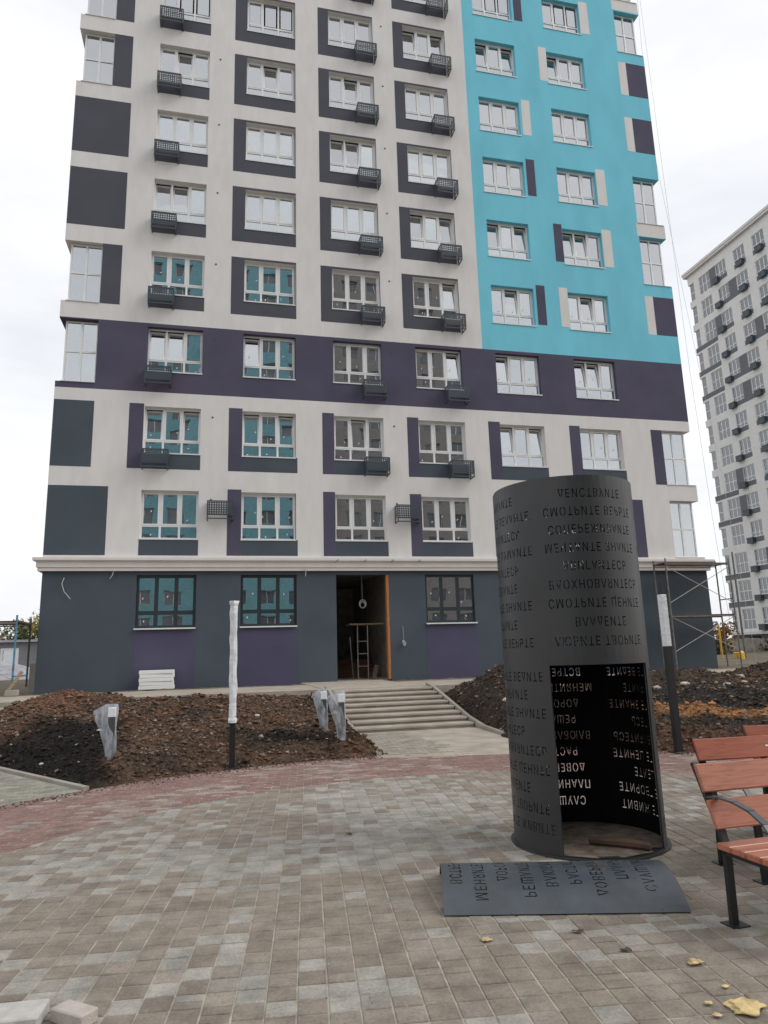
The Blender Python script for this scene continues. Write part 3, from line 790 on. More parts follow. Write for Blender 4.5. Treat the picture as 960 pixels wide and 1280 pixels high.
def stick(wo, W_, trans, yy, hi):
    for k in range(3):
        for lo in (0, 1):
            if srn.random() < .6:
                o = link('sticker', stk, None, wo, (W_*(k+.5)/3+srn.uniform(-.2, .14), yy, srn.uniform(.08, .28) if lo else trans+srn.uniform(.15, hi)))
                o.rotation_euler = (0, srn.uniform(-.8, .8), 0)
for o in [o for o in bld.children if o.name.startswith('window')][:24]: stick(o, WW, TZ, .026, .5)
# ground floor dark windows
GW_, GH_ = 1.90, 1.74
fr_g = frame_mesh('shop_window', GW_, GH_, MT['dframe'], trans=.50, t=.085, mh=.065)
pg_u = quad_mesh('pane', GW_/3-.08, GH_-.50-.08, MT['glass']); pg_l = quad_mesh('pane', GW_/3-.08, .42, MT['glass'])
si_g = sill_mesh(GW_, MT['tin'])
for xa, xb in GWIN[:3]:
    wo = link('ground_window', fr_g, None, bld); wo.location = BL+Vector((xa, D+.12, 2.685))
    for k in range(3):
        x = GW_*(k+.5)/3; link('pane', pg_u, None, wo, (x, .03, .53)); link('pane', pg_l, None, wo, (x, .03, .048))
    link('sill', si_g, None, wo, (0, .06, 0)); stick(wo, GW_, .5, .026, .7)
# corner windows: two lights wide at the front, returning round the corner
def corner(x_in, x_out, r, sgn):
    z0, z1 = pz(r); z0 += .02; z1 -= .02; y = D+.19
    b = MB(); t = .055
    xa, xb = min(x_in, x_out), max(x_in, x_out)
    ring(b, xa, z0, xb, z1, t, y, y+.07)
    xm = (xa+xb)/2; b.box(xm-.035, y+.001, z0+t, xm+.035, y+.069, z1-t)
    zm = (z0+z1)/2+.02; b.box(xa+t, y+.002, zm-.03, xm-.035, y+.068, zm+.03); b.box(xm+.035, y+.002, zm-.03, xb-t, y+.068, zm+.03)
    # return
    x0_, x1_ = (x_out, x_out+.07) if sgn < 0 else (x_out-.07, x_out)
    ya, yb = y+.072, D+1.5
    b.box(x0_, ya, z0, x1_, yb, z0+t); b.box(x0_, ya, z1-t, x1_, yb, z1); b.box(x0_, ya, z0+t, x1_, ya+t, z1-t); b.box(x0_, yb-t, z0+t, x1_, yb, z1-t)
    b.box(x0_, ya+t, zm-.03, x1_, yb-t, zm+.03)
    wo = bobj(b, 'corner_window', MT['upvc'])
    g_ = MB()
    for (p, q) in ((xa+t, xm-.035), (xm+.035, xb-t)):
        for (e, f_) in ((z0+t, zm-.03), (zm+.03, z1-t)): g_.box(p, y+.03, e, q, y+.038, f_)
    xg = (x0_+x1_)/2; g_.box(xg-.004, ya+t, z0+t, xg+.004, yb-t, zm-.03); g_.box(xg-.004, ya+t, zm+.03, xg+.004, yb-t, z1-t)
    link('glazing', g_.mesh('glazing', (MT['glass'],)), None, wo)
    s_ = MB(); s_.box(xa-.02, D-.03, z0-.022, xb+.15*(sgn > 0), D+.19, z0-.004); 
    link('sill', s_.mesh('sill', (MT['tin'],)), None, wo)
for r in LW: corner(-4.275, -5.36, r, -1)
for r in sorted(GW): corner(17.845, 19.02, r, 1)

# ---- air conditioner baskets
def basket_meshes():
    w_, h, d_ = .88, .64, .42; b = MB()      # frame: origin at wall side, top left corner = (0,0,0), going down, out = -Y
    def bar(x0, y0, z0, x1, y1, z1): b.box(min(x0,x1), min(y0,y1), min(z0,z1), max(x0,x1), max(y0,y1), max(z0,z1))
    t = .035
    for x in (0, w_-t):
        bar(x, -d_, -h, x+t, -d_+t, 0); bar(x, -d_+t, -h, x+t, 0, -h+t); bar(x, -t, -h+t, x+t, 0, 0); bar(x, -d_+t, -t, x+t, -t, 0)
    bar(t, -d_, -h, w_-t, -d_+t, -h+t); bar(t, -d_, -t, w_-t, -d_+t, 0); bar(t, -d_, -h+.13, w_-t, -d_+.012, -h+.16)
    fr = b.mesh('air_conditioner_basket', (MT['basket'],))
    p = MB()
    def perf(o, u, n, m_, W_, H_):
        cw, chh = W_/n, H_/m_
        for i in range(n):
            for j in range(m_):
                sh = 0
                cx_, cz_ = (i+.5)*cw, (j+.5)*chh; q = .24
                xs_ = (cx_-cw/2, cx_-cw*q, cx_+cw*q, cx_+cw/2); zs_ = (cz_-chh/2, cz_-chh*q, cz_+chh*q, cz_+chh/2)
                vs = [(xs_[0], zs_[0]), (xs_[3], zs_[0]), (xs_[3], zs_[3]), (xs_[0], zs_[3]), (xs_[1], zs_[1]), (xs_[2], zs_[1]), (xs_[2], zs_[2]), (xs_[1], zs_[2])]
                p.add([Vector(o)+Vector(u)*a+Vector((0,0,1))*c for a, c in vs], [(0,1,5,4),(1,2,6,5),(2,3,7,6),(3,0,4,7)])
    H_ = h-.16
    perf((.001, -d_-.004, -H_), (1,0,0), 11, 6, w_-.002, H_)
    for x in (-.004, w_+.004): perf((x, -d_, -H_), (0,1,0), 5, 6, d_, H_)
    pm = p.mesh('perforated_cover', (MT['basket'],))
    u = MB(); u.box(.06, -d_+.06, -h+.20, w_-.06, -.02, -.06); um = u.mesh('x', (MT['basket'],))
    return fr, pm
bf, bp = basket_meshes()
def basket(x, z):
    o = link('air_conditioner_basket', bf, None, bld); o.location = BL+Vector((x, D-.006, z))
    link('perforated_cover', bp, None, o)
for r in range(2, NR+1):
    basket(-2.62, wz(r)[0]+.02); basket(5.16, wz(r)[0]+.02); basket(8.43, wz(r)[0]+.02)
basket(-.42, 6.93); basket(6.26, 6.93)

# ---- doorway: timber jamb, hall
b = MB(); b.box(X0+.3, D+8.9, .5, X1-.3, D+9.1, 4.77); b.box(3.0, D+.31, .5, 3.1, D+8.9, 4.77); b.box(6.35, D+.31, .5, 6.45, D+8.9, 4.77); b.box(X0+.3, D+.31, .48, X1-.3, D+8.99, .765)
bobj(b, 'entrance_hall', MT['insided'])
b = MB(); b.box(5.87, D+.03, .77, 5.965, D+.28, 4.42); bobj(b, 'door_jamb', MT['jamb'])
for k in range(4):
    b = MB(); b.box(3.15, D+3.6+k*.35, .77, 6.2, D+3.95+k*.35-.002, .77+.17*(k+1)); bobj(b, 'hall_step', MT['redstep'])
# dangling cables on the wall
for pts in ([(-4.85, D-.02, 4.35), (-4.9, D-.07, 4.15), (-4.82, D-.06, 3.9), (-4.62, D-.05, 3.66)], [(-3.35, D-.04, 4.56), (-3.38, D-.07, 4.42), (-3.46, D-.06, 4.3)], [(2.95, D-.13, 4.7), (2.96, D-.14, 4.5), (2.95, D-.12, 4.36)]):
    b = MB(); b.tube(pts, .012, 6); bobj(b, 'dangling_cable', MT['cable'])
b = MB(); b.tube([(6.42, D-.02, 2.6), (6.43, D-.03, 2.15)], .006, 5)
for k in range(5):
    a = k*1.2; b.tube([(6.43+.05*math.cos(a+t*1.3)*(1+.3*math.sin(3*t+k)), D-.05-.015*k, 2.0+.09*math.sin(a+t)*(.7+.12*k)) for t in [i*.7 for i in range(8)]], .012, 5)
bobj(b, 'cable_bundle', MT['cable'])
for x in (4.0, 5.0, 6.0, 7.0)[:4]:
    b = MB(); b.tube([(x+.1, D-.245, 4.93), (x-.02, D-.34, 4.83)], .012, 6); bobj(b, 'bracket_stub', MT['black'])
# small wall discs seen beside windows
for r in range(1, NR+1):
    for x in (-.3, 6.35):
        b = MB(); b.tube([(x, D-.012, wz(r)[1]-.3), (x, D-.0, wz(r)[1]-.3)], .035, 10); bobj(b, 'wall_vent', MT['grey'])

# cable coil hanging in the doorway
b = MB(); b.tube([(5.15, D+.9, 4.7), (5.16, D+.9, 3.65)], .008, 5)
for k in range(3): b.tube([(5.17+(.13-.018*k)*math.cos(t), D+.9+.02*k, 3.46-.02*k+(.15-.02*k)*math.sin(t)) for t in [i*.45 for i in range(14)]], .014, 6, close=True)
b.obj('cable_coil', MT['cable'], label='coil of pale cable hanging inside the open doorway', cat='cable coil')
# trestle in the doorway
tr = empty('work_trestle', (5.1, D+1.4, .77), label='pale metal work trestle with ladder rungs standing in the doorway', cat='trestle')
b = MB(); b.tube([(-.05, 0, 0), (-.05, 0, 1.95)], .02, 6); b.tube([(.33, 0, 0), (.33, 0, 1.95)], .02, 6); b.tube([(-.1, .7, 0), (-.32, .1, 1.5)], .018, 6); b.obj('leg', MT['brace'], tr)
for z in (.45, .9, 1.35):
    b = MB(); b.tube([(-.04, 0, z), (.32, 0, z)], .015, 6); b.obj('rung', MT['brace'], tr)
b = MB(); b.box(-.35, -.1, 1.955, .95, .6, 2.0); b.obj('platform', MT['wood'], tr)
b = MB(); b.box(-.07, -.07, 0, .07, .07, .5, Matrix.Rotation(.25, 4, 'Y'))
b.obj('timber_offcut', MT['bark'], loc=(5.4, D+.4, .775), label='dark timber offcut leaning inside the doorway', cat='timber')

# foam boards against the wall
nth = ('lowest', 'second from the bottom', 'middle', 'second from the top', 'topmost')
for k in range(5):
    b = MB(); b.cbox(-.52+.01*(k % 2), -.3, 0, .53-.015*(k % 3), .3, .11, .006)
    o = b.obj('foam_board', MT['foam'], loc=(-1.84, D-.42+.01*(k % 2), .755+k*.118), label='white foam board, %s of the stack against the slate wall' % nth[k], cat='foam board', group='white foam boards stacked by the wall')
    o.rotation_euler = (0, 0, R((-1, .7, -.4, 1.2, -.8)[k]))

# ================================================================== STEEL CYLINDER WITH CUT-OUT WORDS
CC = Vector((3.124, 5.814)); CR = .627; CH = 3.06
TCM = Vector((-CC.x, -CC.y)).normalized(); RGT = Vector((-TCM.y, TCM.x))
if RGT.x < 0: RGT = -RGT
def cyl(s, t, r):
    a = s/CR; p = CC + (TCM*math.cos(a)+RGT*math.sin(a))*r
    return Vector((p.x, p.y, t))
_glyph = {}
def word_splines(txt):
    """outlines of a word: list of closed 2D polygons, cap height 1, plus its width"""
    if txt in _glyph: return _glyph[txt]
    cu = bpy.data.curves.new('t', 'FONT'); cu.body = txt.replace('Д', 'Δ').replace('Л', 'Λ').replace('Й', 'И'); cu.resolution_u = 2; cu.size = 1/.728; cu.offset = .072; cu.space_character = 1.24
    o = bpy.data.objects.new('t', cu); C.objects.link(o); dg = bpy.context.evaluated_depsgraph_get()
    c2 = o.evaluated_get(dg).to_curve(dg)
    polys = []
    for s in c2.splines:
        if s.type == 'BEZIER':
            bp_ = s.bezier_points; n = len(bp_); P = []
            for i in range(n):
                a, c = bp_[i], bp_[(i+1) % n]
                P.append(Vector((a.co.x, a.co.y)))
                straight = (a.co-a.handle_right).cross(c.co-a.co).length < 1e-4 and (c.co-c.handle_left).cross(c.co-a.co).length < 1e-4
                if not straight:
                    for t in (1/3, 2/3):
                        q = a.co*(1-t)**3 + a.handle_right*3*t*(1-t)**2 + c.handle_left*3*t*t*(1-t) + c.co*t**3
                        P.append(Vector((q.x, q.y)))
        else: P = [Vector((p.co.x, p.co.y)) for p in s.points]
        Q = [P[0]]
        for p in P[1:]:
            if (p-Q[-1]).length > .02: Q.append(p)
        if (Q[0]-Q[-1]).length < .02: Q.pop()
        if len(Q) > 2: polys.append(Q)
    bpy.data.objects.remove(o); 
    xs_ = [p.x for q in polys for p in q]; x0_, x1_ = min(xs_), max(xs_)
    polys = [[Vector((p.x-x0_, p.y)) for p in q] for q in polys]
    _glyph[txt] = (polys, x1_-x0_); return _glyph[txt]
LH, LX = .076, .72        # letter height, horizontal squeeze
def cut_sheet(s0, s1, t0, t1, words, extra_holes=(), step=.07, bis='x'):
    """flat sheet in (s,t) with upside-down words cut through; returns verts, faces and little bridges"""
    V2 = []; E2 = []; POL = []
    def spl(P, keep=True):
        n0 = len(V2); V2.extend(Vector((p[0], p[1])) for p in P); E2.extend((n0+i, n0+(i+1) % len(P)) for i in range(len(P)))
        xs_ = [p[0] for p in P]; ys_ = [p[1] for p in P]
        POL.append((min(xs_), max(xs_), min(ys_), max(ys_), P))
    spl([(s0, t0), (s1, t0), (s1, t1), (s0, t1)])
    for h in extra_holes: spl([(h[0], h[2]), (h[1], h[2]), (h[1], h[3]), (h[0], h[3])])
    bridges = []
    for (txt, sc_, tc_, align) in words:
        polys, wd = word_splines(txt); wd *= LH*LX
        off = sc_-wd/2 if align == 'C' else sc_
        PP = [[(off+p.x*LH*LX, tc_+LH/2-p.y*LH) for p in q] for q in polys]
        bbs = [(min(p[0] for p in q), max(p[0] for p in q), min(p[1] for p in q), max(p[1] for p in q)) for q in PP]
        for i, q in enumerate(PP):
            if bbs[i][0] < s0+.004 or bbs[i][1] > s1-.004: continue
            if any(bbs[i][1] > h[0]-.01 and bbs[i][0] < h[1]+.01 and bbs[i][3] > h[2]-.01 and bbs[i][2] < h[3]+.01 for h in extra_holes): continue
            spl(q)
            for j in range(len(PP)):
                if i != j and bbs[j][0] < bbs[i][0] and bbs[j][1] > bbs[i][1] and bbs[j][2] < bbs[i][2] and bbs[j][3] > bbs[i][3]:
                    xm = (bbs[i][0]+bbs[i][1])/2; bridges.append((xm-.004, xm+.004, bbs[j][2]-.003, bbs[j][3]+.003)); break
    n = int((s1-s0)/step)
    for k in range(1, n):
        v = s0+(s1-s0)*k/n+1e-5; n0 = len(V2); V2.extend((Vector((v, t0)), Vector((v, t1)))); E2.append((n0, n0+1))
    ov, oe, of, _a, _b, _c = delaunay_2d_cdt(V2, E2, [], 0, 1e-6)
    bins = {}
    for pl_ in POL:
        for k in range(int(pl_[2]/.05)-1, int(pl_[3]/.05)+2): bins.setdefault(k, []).append(pl_)
    def inside(x, y):
        c = False
        for (a, b_, e, f_, P) in bins.get(int(y/.05), ()):
            if not (a <= x <= b_ and e <= y <= f_): continue
            m_ = len(P); j = m_-1
            for i in range(m_):
                xi, yi = P[i]; xj, yj = P[j]
                if (yi > y) != (yj > y) and x < (xj-xi)*(y-yi)/(yj-yi)+xi: c = not c
                j = i
        return c
    fs = []; cnt = {}
    for f in of:
        cx_ = sum(ov[i].x for i in f)/len(f); cy_ = sum(ov[i].y for i in f)/len(f)
        if inside(cx_, cy_):
            fs.append(tuple(f))
            for i in range(len(f)):
                e_ = (f[i], f[(i+1) % len(f)]); cnt[e_] = cnt.get(e_, 0)+1
    be = [e_ for e_ in cnt if (e_[1], e_[0]) not in cnt]
    return [(v.x, v.y) for v in ov], fs, be, bridges
def shell(name, data, fo, fi, m, parent):
    vs, fs, be, br_ = data; n = len(vs)
    V = [fo(s, t) for s, t in vs]+[fi(s, t) for s, t in vs]
    Fs = list(fs)+[tuple(i+n for i in reversed(f)) for f in fs]+[(a, b_, b_+n, a+n) for a, b_ in be]
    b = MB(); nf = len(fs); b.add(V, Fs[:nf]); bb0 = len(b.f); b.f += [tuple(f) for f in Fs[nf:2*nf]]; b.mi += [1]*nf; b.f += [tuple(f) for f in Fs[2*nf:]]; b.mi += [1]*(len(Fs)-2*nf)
    for (a, c, e, f_) in br_:
        q = [fo(a, e), fo(c, e), fo(c, f_), fo(a, f_)]; q2 = [fi(a, e), fi(c, e), fi(c, f_), fi(a, f_)]
        q = [x.lerp(y, .25) for x, y in zip(q, q2)]
        b.add(q+[x.lerp(y, .5) for x, y in zip(q, q2)], [(0,1,2,3),(7,6,5,4),(0,1,5,4),(1,2,6,5),(2,3,7,6),(3,0,4,7)])
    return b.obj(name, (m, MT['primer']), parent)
RAD = CR*math.pi/180
ROWZ = [2.905-.155*k for k in range(9)] + [1.385-.148*k for k in range(9)]
WA = ['ДЕЙСТВУЙТЕ', 'СМОТРИТЕ ВЕРЬТЕ', 'СОПЕРЕЖИВАЙТЕ', 'МЕЧТАЙТЕ ЗНАЙТЕ', 'ДВИГАЙТЕСЬ', 'ВДОХНОВЛЯЙТЕСЬ', 'СМОТРИТЕ ЦЕНИТЕ', 'ВЛАДЕЙТЕ', 'ЛЮБИТЕ ТВОРИТЕ',
      'ВСТРЕЧАЙТЕ', 'МЕНЯЙТЕ ЖИЗНЬ', 'ДОРОЖИТЕ', 'РЕШАЙТЕ', 'ВЛЮБЛЯЙТЕСЬ', 'РАСТИТЕ', 'ДОВЕРЯЙТЕ', 'ПЛАНИРУЙТЕ', 'СЛУШАЙТЕ']
WB = ['ПРОБУЙТЕ', 'ЛЮБИТЕ ДЕЛАЙТЕ', 'УЛЫБАЙТЕСЬ', 'ЛЮБИТЕ ДУМАЙТЕ', 'РАДУЙТЕСЬ', 'СДЕЛАЙТЕ', 'ЛЮБИТЕ ЗНАЙТЕ', 'ИГРАЙТЕ', 'ЛЮБИТЕ ВЕРЬТЕ',
      'СМОТРИТЕ ВЕДИТЕ', 'ВЫБИРАЙТЕ', 'СМОТРИТЕ ЗНАЙТЕ', 'УЧИТЕСЬ', 'ВДОХНОВЛЯЙТЕСЬ', 'СМОТРИТЕ ЦЕНИТЕ', 'ВЛАДЕЙТЕ', 'ЛЮБИТЕ ТВОРИТЕ', 'СМОТРИТЕ ЖИВИТЕ']
DOOR = (-18.7*RAD, 66*RAD, .025, 1.475)
words = []
for k in range(18):
    if k < 9: words.append((WA[k], 24*RAD, ROWZ[k], 'C'))
    words.append((WB[k], -64*RAD, ROWZ[k], 'C')); words.append((WB[k], 113*RAD, ROWZ[k], 'C')); words.append((WA[k], -158*RAD, ROWZ[k], 'C'))
col = empty('steel_cylinder', (CC.x, CC.y, 0), label='tall dark steel cylinder cut through with upside-down words, a doorway open in its side', cat='sculpture')
def ctr(v): return v-Vector((CC.x, CC.y, 0))
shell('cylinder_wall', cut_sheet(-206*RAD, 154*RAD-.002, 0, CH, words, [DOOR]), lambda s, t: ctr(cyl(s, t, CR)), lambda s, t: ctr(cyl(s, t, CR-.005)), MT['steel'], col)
b = MB()      # rim round the doorway
def strip(sa, sb, ta, tb, ro, ri, n=18):
    base = len(b.v)
    for i in range(n+1):
        s = sa+(sb-sa)*i/n
        for (t, r) in ((ta, ro), (tb, ro), (tb, ri), (ta, ri)): b.v.append(tuple(ctr(cyl(s, t, r))))
    for i in range(n):
        for k in range(4): b.f.append((base+i*4+k, base+i*4+(k+1) % 4, base+(i+1)*4+(k+1) % 4, base+(i+1)*4+k)); b.mi.append(0)
    b.f.append((base, base+1, base+2, base+3)); b.f.append((base+n*4+3, base+n*4+2, base+n*4+1, base+n*4)); b.mi += [0, 0]
d0, d1, d2, d3 = DOOR
strip(d0-.035, d0, 0, d3+.035, CR+.006, CR-.014, 2); strip(d1, d1+.035, 0, d3+.035, CR+.006, CR-.014, 2); strip(d0+.001, d1-.001, d3, d3+.035, CR+.006, CR-.014, 20)
b.obj('door_frame', MT['steel'], col)
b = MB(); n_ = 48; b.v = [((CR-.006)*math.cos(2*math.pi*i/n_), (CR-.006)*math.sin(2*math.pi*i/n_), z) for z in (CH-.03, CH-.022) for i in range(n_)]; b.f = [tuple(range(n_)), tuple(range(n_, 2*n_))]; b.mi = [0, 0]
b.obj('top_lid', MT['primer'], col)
b = MB(); n_ = 64      # base flange with bolt holes
for i in range(n_):
    a0, a1 = 2*math.pi*i/n_, 2*math.pi*(i+1)/n_
    for (ra, rb) in ((CR-.09, CR+.03),):
        p = [(r*math.cos(a), r*math.sin(a), z) for z in (.002, .014) for (r, a) in ((ra, a0), (rb, a0), (rb, a1), (ra, a1))]
        b.add(p, [(4,5,6,7),(1,2,6,5),(3,0,4,7)])
b.obj('base_flange', MT['steel'], col)
b = MB(); b.v = [(0, 0, .02)]+[(.0+(CR-.03)*rr*math.cos(2*math.pi*i/40), (CR-.03)*rr*math.sin(2*math.pi*i/40), .018+.012*fbm(i*.4, rr*4, 1, 3, 2)) for rr in (.35, .7, 1) for i in range(40)]
b.f = [(0, 1+i, 1+(i+1) % 40) for i in range(40)] + [(1+k*40+i, 41+k*40+i, 41+k*40+(i+1) % 40, 1+k*40+(i+1) % 40) for k in (0, 1) for i in range(40)]; b.mi = [0]*len(b.f)
MT['dust'] = mat('sandy_dust', (.23, .185, .15), noise_amt=.35, nscale=9, rough=1, spec=.1, dirt=(.08,.06,.05), dirt_scale=6, dirt_amt=.8, bump=.8, bscale=70)
b.obj('dusty_floor', MT['dust'], col, smooth=True)
b = MB(); b.tube([(3.02, 5.62, .055), (3.25, 5.42, .06), (3.38, 5.30, .05)], [.03, .038, .03], 8)
b.obj('wood_offcut', MT['rust'], label='brown length of wood lying on the dusty floor inside the steel cylinder', cat='wood offcut')

# cut-out door sheet lying face up in front
SA, SB = Vector((1.40, 4.52)), Vector((2.85, 4.105))
su = (SB-SA).normalized(); sv = Vector((-su.y, su.x)); SLEN = (SB-SA).length
halfarc = (DOOR[1]-DOOR[0])/2 - .004; chord = 2*CR*math.sin(halfarc/CR); sag = CR*(1-math.cos(halfarc/CR))
wd = []
for k in range(9):
    txt = WA[9+k]; t_ = ROWZ[9+k]
    start = {0: .24, 1: .10, 2: .26, 3: .12, 4: .20, 5: .22, 6: .12, 7: .26, 8: .15}[k]
    wd.append((txt, DOOR[0]+start, t_, 'L'))
sm_ = (DOOR[0]+DOOR[1])/2
def lay(s, t, r):
    a = (s-sm_)/CR; v_ = chord/2 + r*math.sin(a); z = r*math.cos(a)-CR*math.cos(halfarc/CR)+.008
    u_ = SLEN - (t-DOOR[2])*SLEN/(DOOR[3]-DOOR[2])
    p = SA+su*u_+sv*v_; return Vector((p.x, p.y, z))
sh0 = Vector((SA.x, SA.y, 0))
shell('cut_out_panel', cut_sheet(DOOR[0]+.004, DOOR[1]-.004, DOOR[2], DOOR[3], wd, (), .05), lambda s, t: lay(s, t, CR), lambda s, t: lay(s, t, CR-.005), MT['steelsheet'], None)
tag(bpy.data.objects['cut_out_panel'], 'curved dark steel panel with cut-out words lying on the paving in front of the cylinder', 'steel panel')
# grit scattered on and around
b = MB(); cols = []
for _ in range(420):
    s_ = rnd.uniform(DOOR[0], DOOR[1]-.1); t_ = rnd.uniform(.03, 1.46)
    if rnd.random() < .5: s_ = rnd.gauss(sm_+.05, .15); t_ = rnd.gauss(.5, .3)
    if not (DOOR[0] < s_ < DOOR[1] and .03 < t_ < 1.46): continue
    p = lay(s_, t_, CR+.002); clod_geo(b, cols, p, rnd.uniform(.002, .005), (.24, .2, .16, 1), .5)
for _ in range(1500):
    a = rnd.uniform(0, 6.28); r_ = 7*math.sqrt(rnd.random()); x, y = CX+r_*math.cos(a), CY+r_*math.sin(a)
    if y < 2: continue
    c = rnd.uniform(.06, .6); clod_geo(b, cols, (x, y, .003), rnd.uniform(.002, .006), (c, c*.92, c*.82, 1), .6)
for _ in range(2600):
    a = rnd.uniform(.15, 3.0); r_ = RO-abs(rnd.gauss(0, .16))-.01; x, y = CX+r_*math.cos(a), CY+r_*math.sin(a)
    if 2.6 < x < 5.5: continue
    k = rnd.uniform(.5, 1.4); clod_geo(b, cols, (x, y, .005), rnd.uniform(.004, .016), (.085*k, .06*k, .045*k, 1), .6)
link('grit', b.mesh('grit', (MT['clod'],), cols=cols), None, None, kind='stuff')['label'] = 'fine grit scattered over the paving and the fallen panel'

# ================================================================== BENCHES
def bench(x, y, rz, pm, label):
    t = empty('park_bench', (x, y, 0), rz, label=label, cat='bench', group='benches at the right of the plaza')
    Lb = 1.9; sz = .445
    # origin: back left foot; seat runs +X, front is -Y
    for ex in (.0, Lb-.05):
        b = MB(); w_ = .045
        def bar(p, q, wx=w_, th=.03):
            p, q = Vector(p), Vector(q); d = (q-p).normalized(); n_ = Vector((0, d.z, -d.y))*th/2
            vs = [v+Vector((sx, 0, 0))+n_*sn for v in (p, q) for sx in (0, wx) for sn in (-1, 1)]
            b.add(vs, [(0,1,3,2),(4,6,7,5),(0,2,6,4),(1,5,7,3),(0,4,5,1),(2,3,7,6)])
        bar((ex, -.0, .006), (ex, -.01, sz-.03)); bar((ex, -.01, sz-.03), (ex, .025, sz+.09)); bar((ex, .025, sz+.09), (ex, .19, .875))
        bar((ex, -.46, .006), (ex, -.44, sz-.03)); bar((ex, -.45, sz-.045), (ex, .0, sz-.045))
        b.obj('end_frame', MT['black'], t)
        for fy in (-.06, -.51): b = MB(); b.box(ex-.035, fy, 0, ex+.085, fy+.11, .007); b.obj('foot_plate', MT['black'], t)
        b = MB(); pts = [Vector((ex+.0, .115, .685)), Vector((ex+.0, .0, .70)), Vector((ex+.0, -.12, .695)), Vector((ex+.0, -.24, .67)), Vector((ex+.0, -.34, .62)), Vector((ex+.0, -.41, .54)), Vector((ex+.0, -.445, sz))]
        for i in range(len(pts)-1):
            bar(pts[i], pts[i+1]+(pts[i+1]-pts[i])*.08, .045, .012)
        b.obj('armrest', MT['strut'], t)
    b = MB(); b.box(.55, -.44, sz-.06, .60, .0, sz-.03)
    p0 = Vector((.55, .06, sz-.05)); 
    b.add([(.55, -.05, sz-.03), (.60, -.05, sz-.03), (.60, .17, .80), (.55, .17, .80), (.55, -.04, sz-.03), (.60, -.04, sz-.03), (.60, .18, .80), (.55, .18, .80)], [(0,1,2,3),(7,6,5,4),(0,1,5,4),(1,2,6,5),(2,3,7,6),(3,0,4,7)])
    b.obj('middle_support', MT['strut'], t)
    for k in range(4):
        b = MB(); y1_ = -.005-k*.113; b.cbox(-.04, y1_-.108, sz-.028, Lb+.04, y1_, sz+.008, .005); b.obj('seat_plank', pm, t)
    ang = math.atan2(.165, .43)
    for (za, zb) in ((.52, .675), (.715, .87)):
        b = MB(); mtx = Matrix.Translation((0, .025+(za-(sz+.09))*math.tan(.37)-.022, za)) @ Matrix.Rotation(-.37, 4, 'X')
        b.cbox(-.04, -.033, 0, Lb+.04, -.003, (zb-za)/math.cos(.37), .006, mtx); b.obj('back_plank', pm, t)
        b = MB()
        for x_ in (.60-.02, 1.5): b.cbox(x_-.014, -.037, (zb-za)*.5, x_+.014, -.0332, (zb-za)*.5+.014, .0015, mtx)
        b.obj('bolt', MT['tin'], t)
    return t
bench(2.945, 3.875, R(2), MT['plank'], 'nearest bench, pale red-brown planks and black steel legs, beside the steel cylinder')
bench(3.69, 4.90, R(-3), MT['plankb'], 'orange-red plank bench directly behind the nearest bench')
bench(4.66, 5.50, R(-6), MT['plankb'], 'farthest bench, only the red top of its backrest showing at the right edge')

# ================================================================== LAMP POSTS, BOLLARDS
def wrapped_tube(zs, r, wob, n=14, seed=1):
    b = MB(); rr = random.Random(seed); base = 0
    for i, z in enumerate(zs):
        for k in range(n):
            a = 2*math.pi*k/n; q = r*(1+wob*noise.noise(Vector((math.cos(a)*1.5, math.sin(a)*1.5, z*5+seed)))+ (wob*1.6*rr.random() if i in (0, 1, len(zs)-2, len(zs)-1) else 0))
            b.v.append((q*math.cos(a), q*math.sin(a), z))
    for i in range(len(zs)-1):
        for k in range(n): b.f.append((i*n+k, i*n+(k+1) % n, (i+1)*n+(k+1) % n, (i+1)*n+k)); b.mi.append(0)
    b.f.append(tuple(range((len(zs)-1)*n, len(zs)*n))); b.mi.append(0); return b
p1 = empty('lamp_post', (.25, 11.22, 0), label='slim lamp post wrapped in white film over a black foot, left of the steps', cat='lamp post', group='wrapped lamp posts')
b = MB(); b.box(-.042, -.042, 0, .042, .042, .76); b.cbox(-.11, -.11, 0, .11, .11, .02, .004); b.obj('pole', MT['black'], p1)
wrapped_tube([.66+.04*i for i in range(47)], .058, .25, 12, 3).obj('film_wrap', MT['film'], p1)
p2 = empty('lamp_post', (6.93, 9.86, 0), label='lamp post right of the steel cylinder, long black lower half and smooth white wrapped top', cat='lamp post', group='wrapped lamp posts')
b = MB(); b.box(-.048, -.048, 0, .048, .048, 1.64); b.cbox(-.11, -.11, 0, .11, .11, .02, .004); b.obj('pole', MT['black'], p2, smooth=False)
b = MB(); b.cbox(-.053, -.053, 1.60, .053, .053, 2.42, .010); o = b.obj('film_wrap', MT['film'], p2)
b = MB(); b.cbox(-.02, -.02, 2.42, .02, .02, 2.62, .003); b.obj('top_stub', MT['black'], p2)

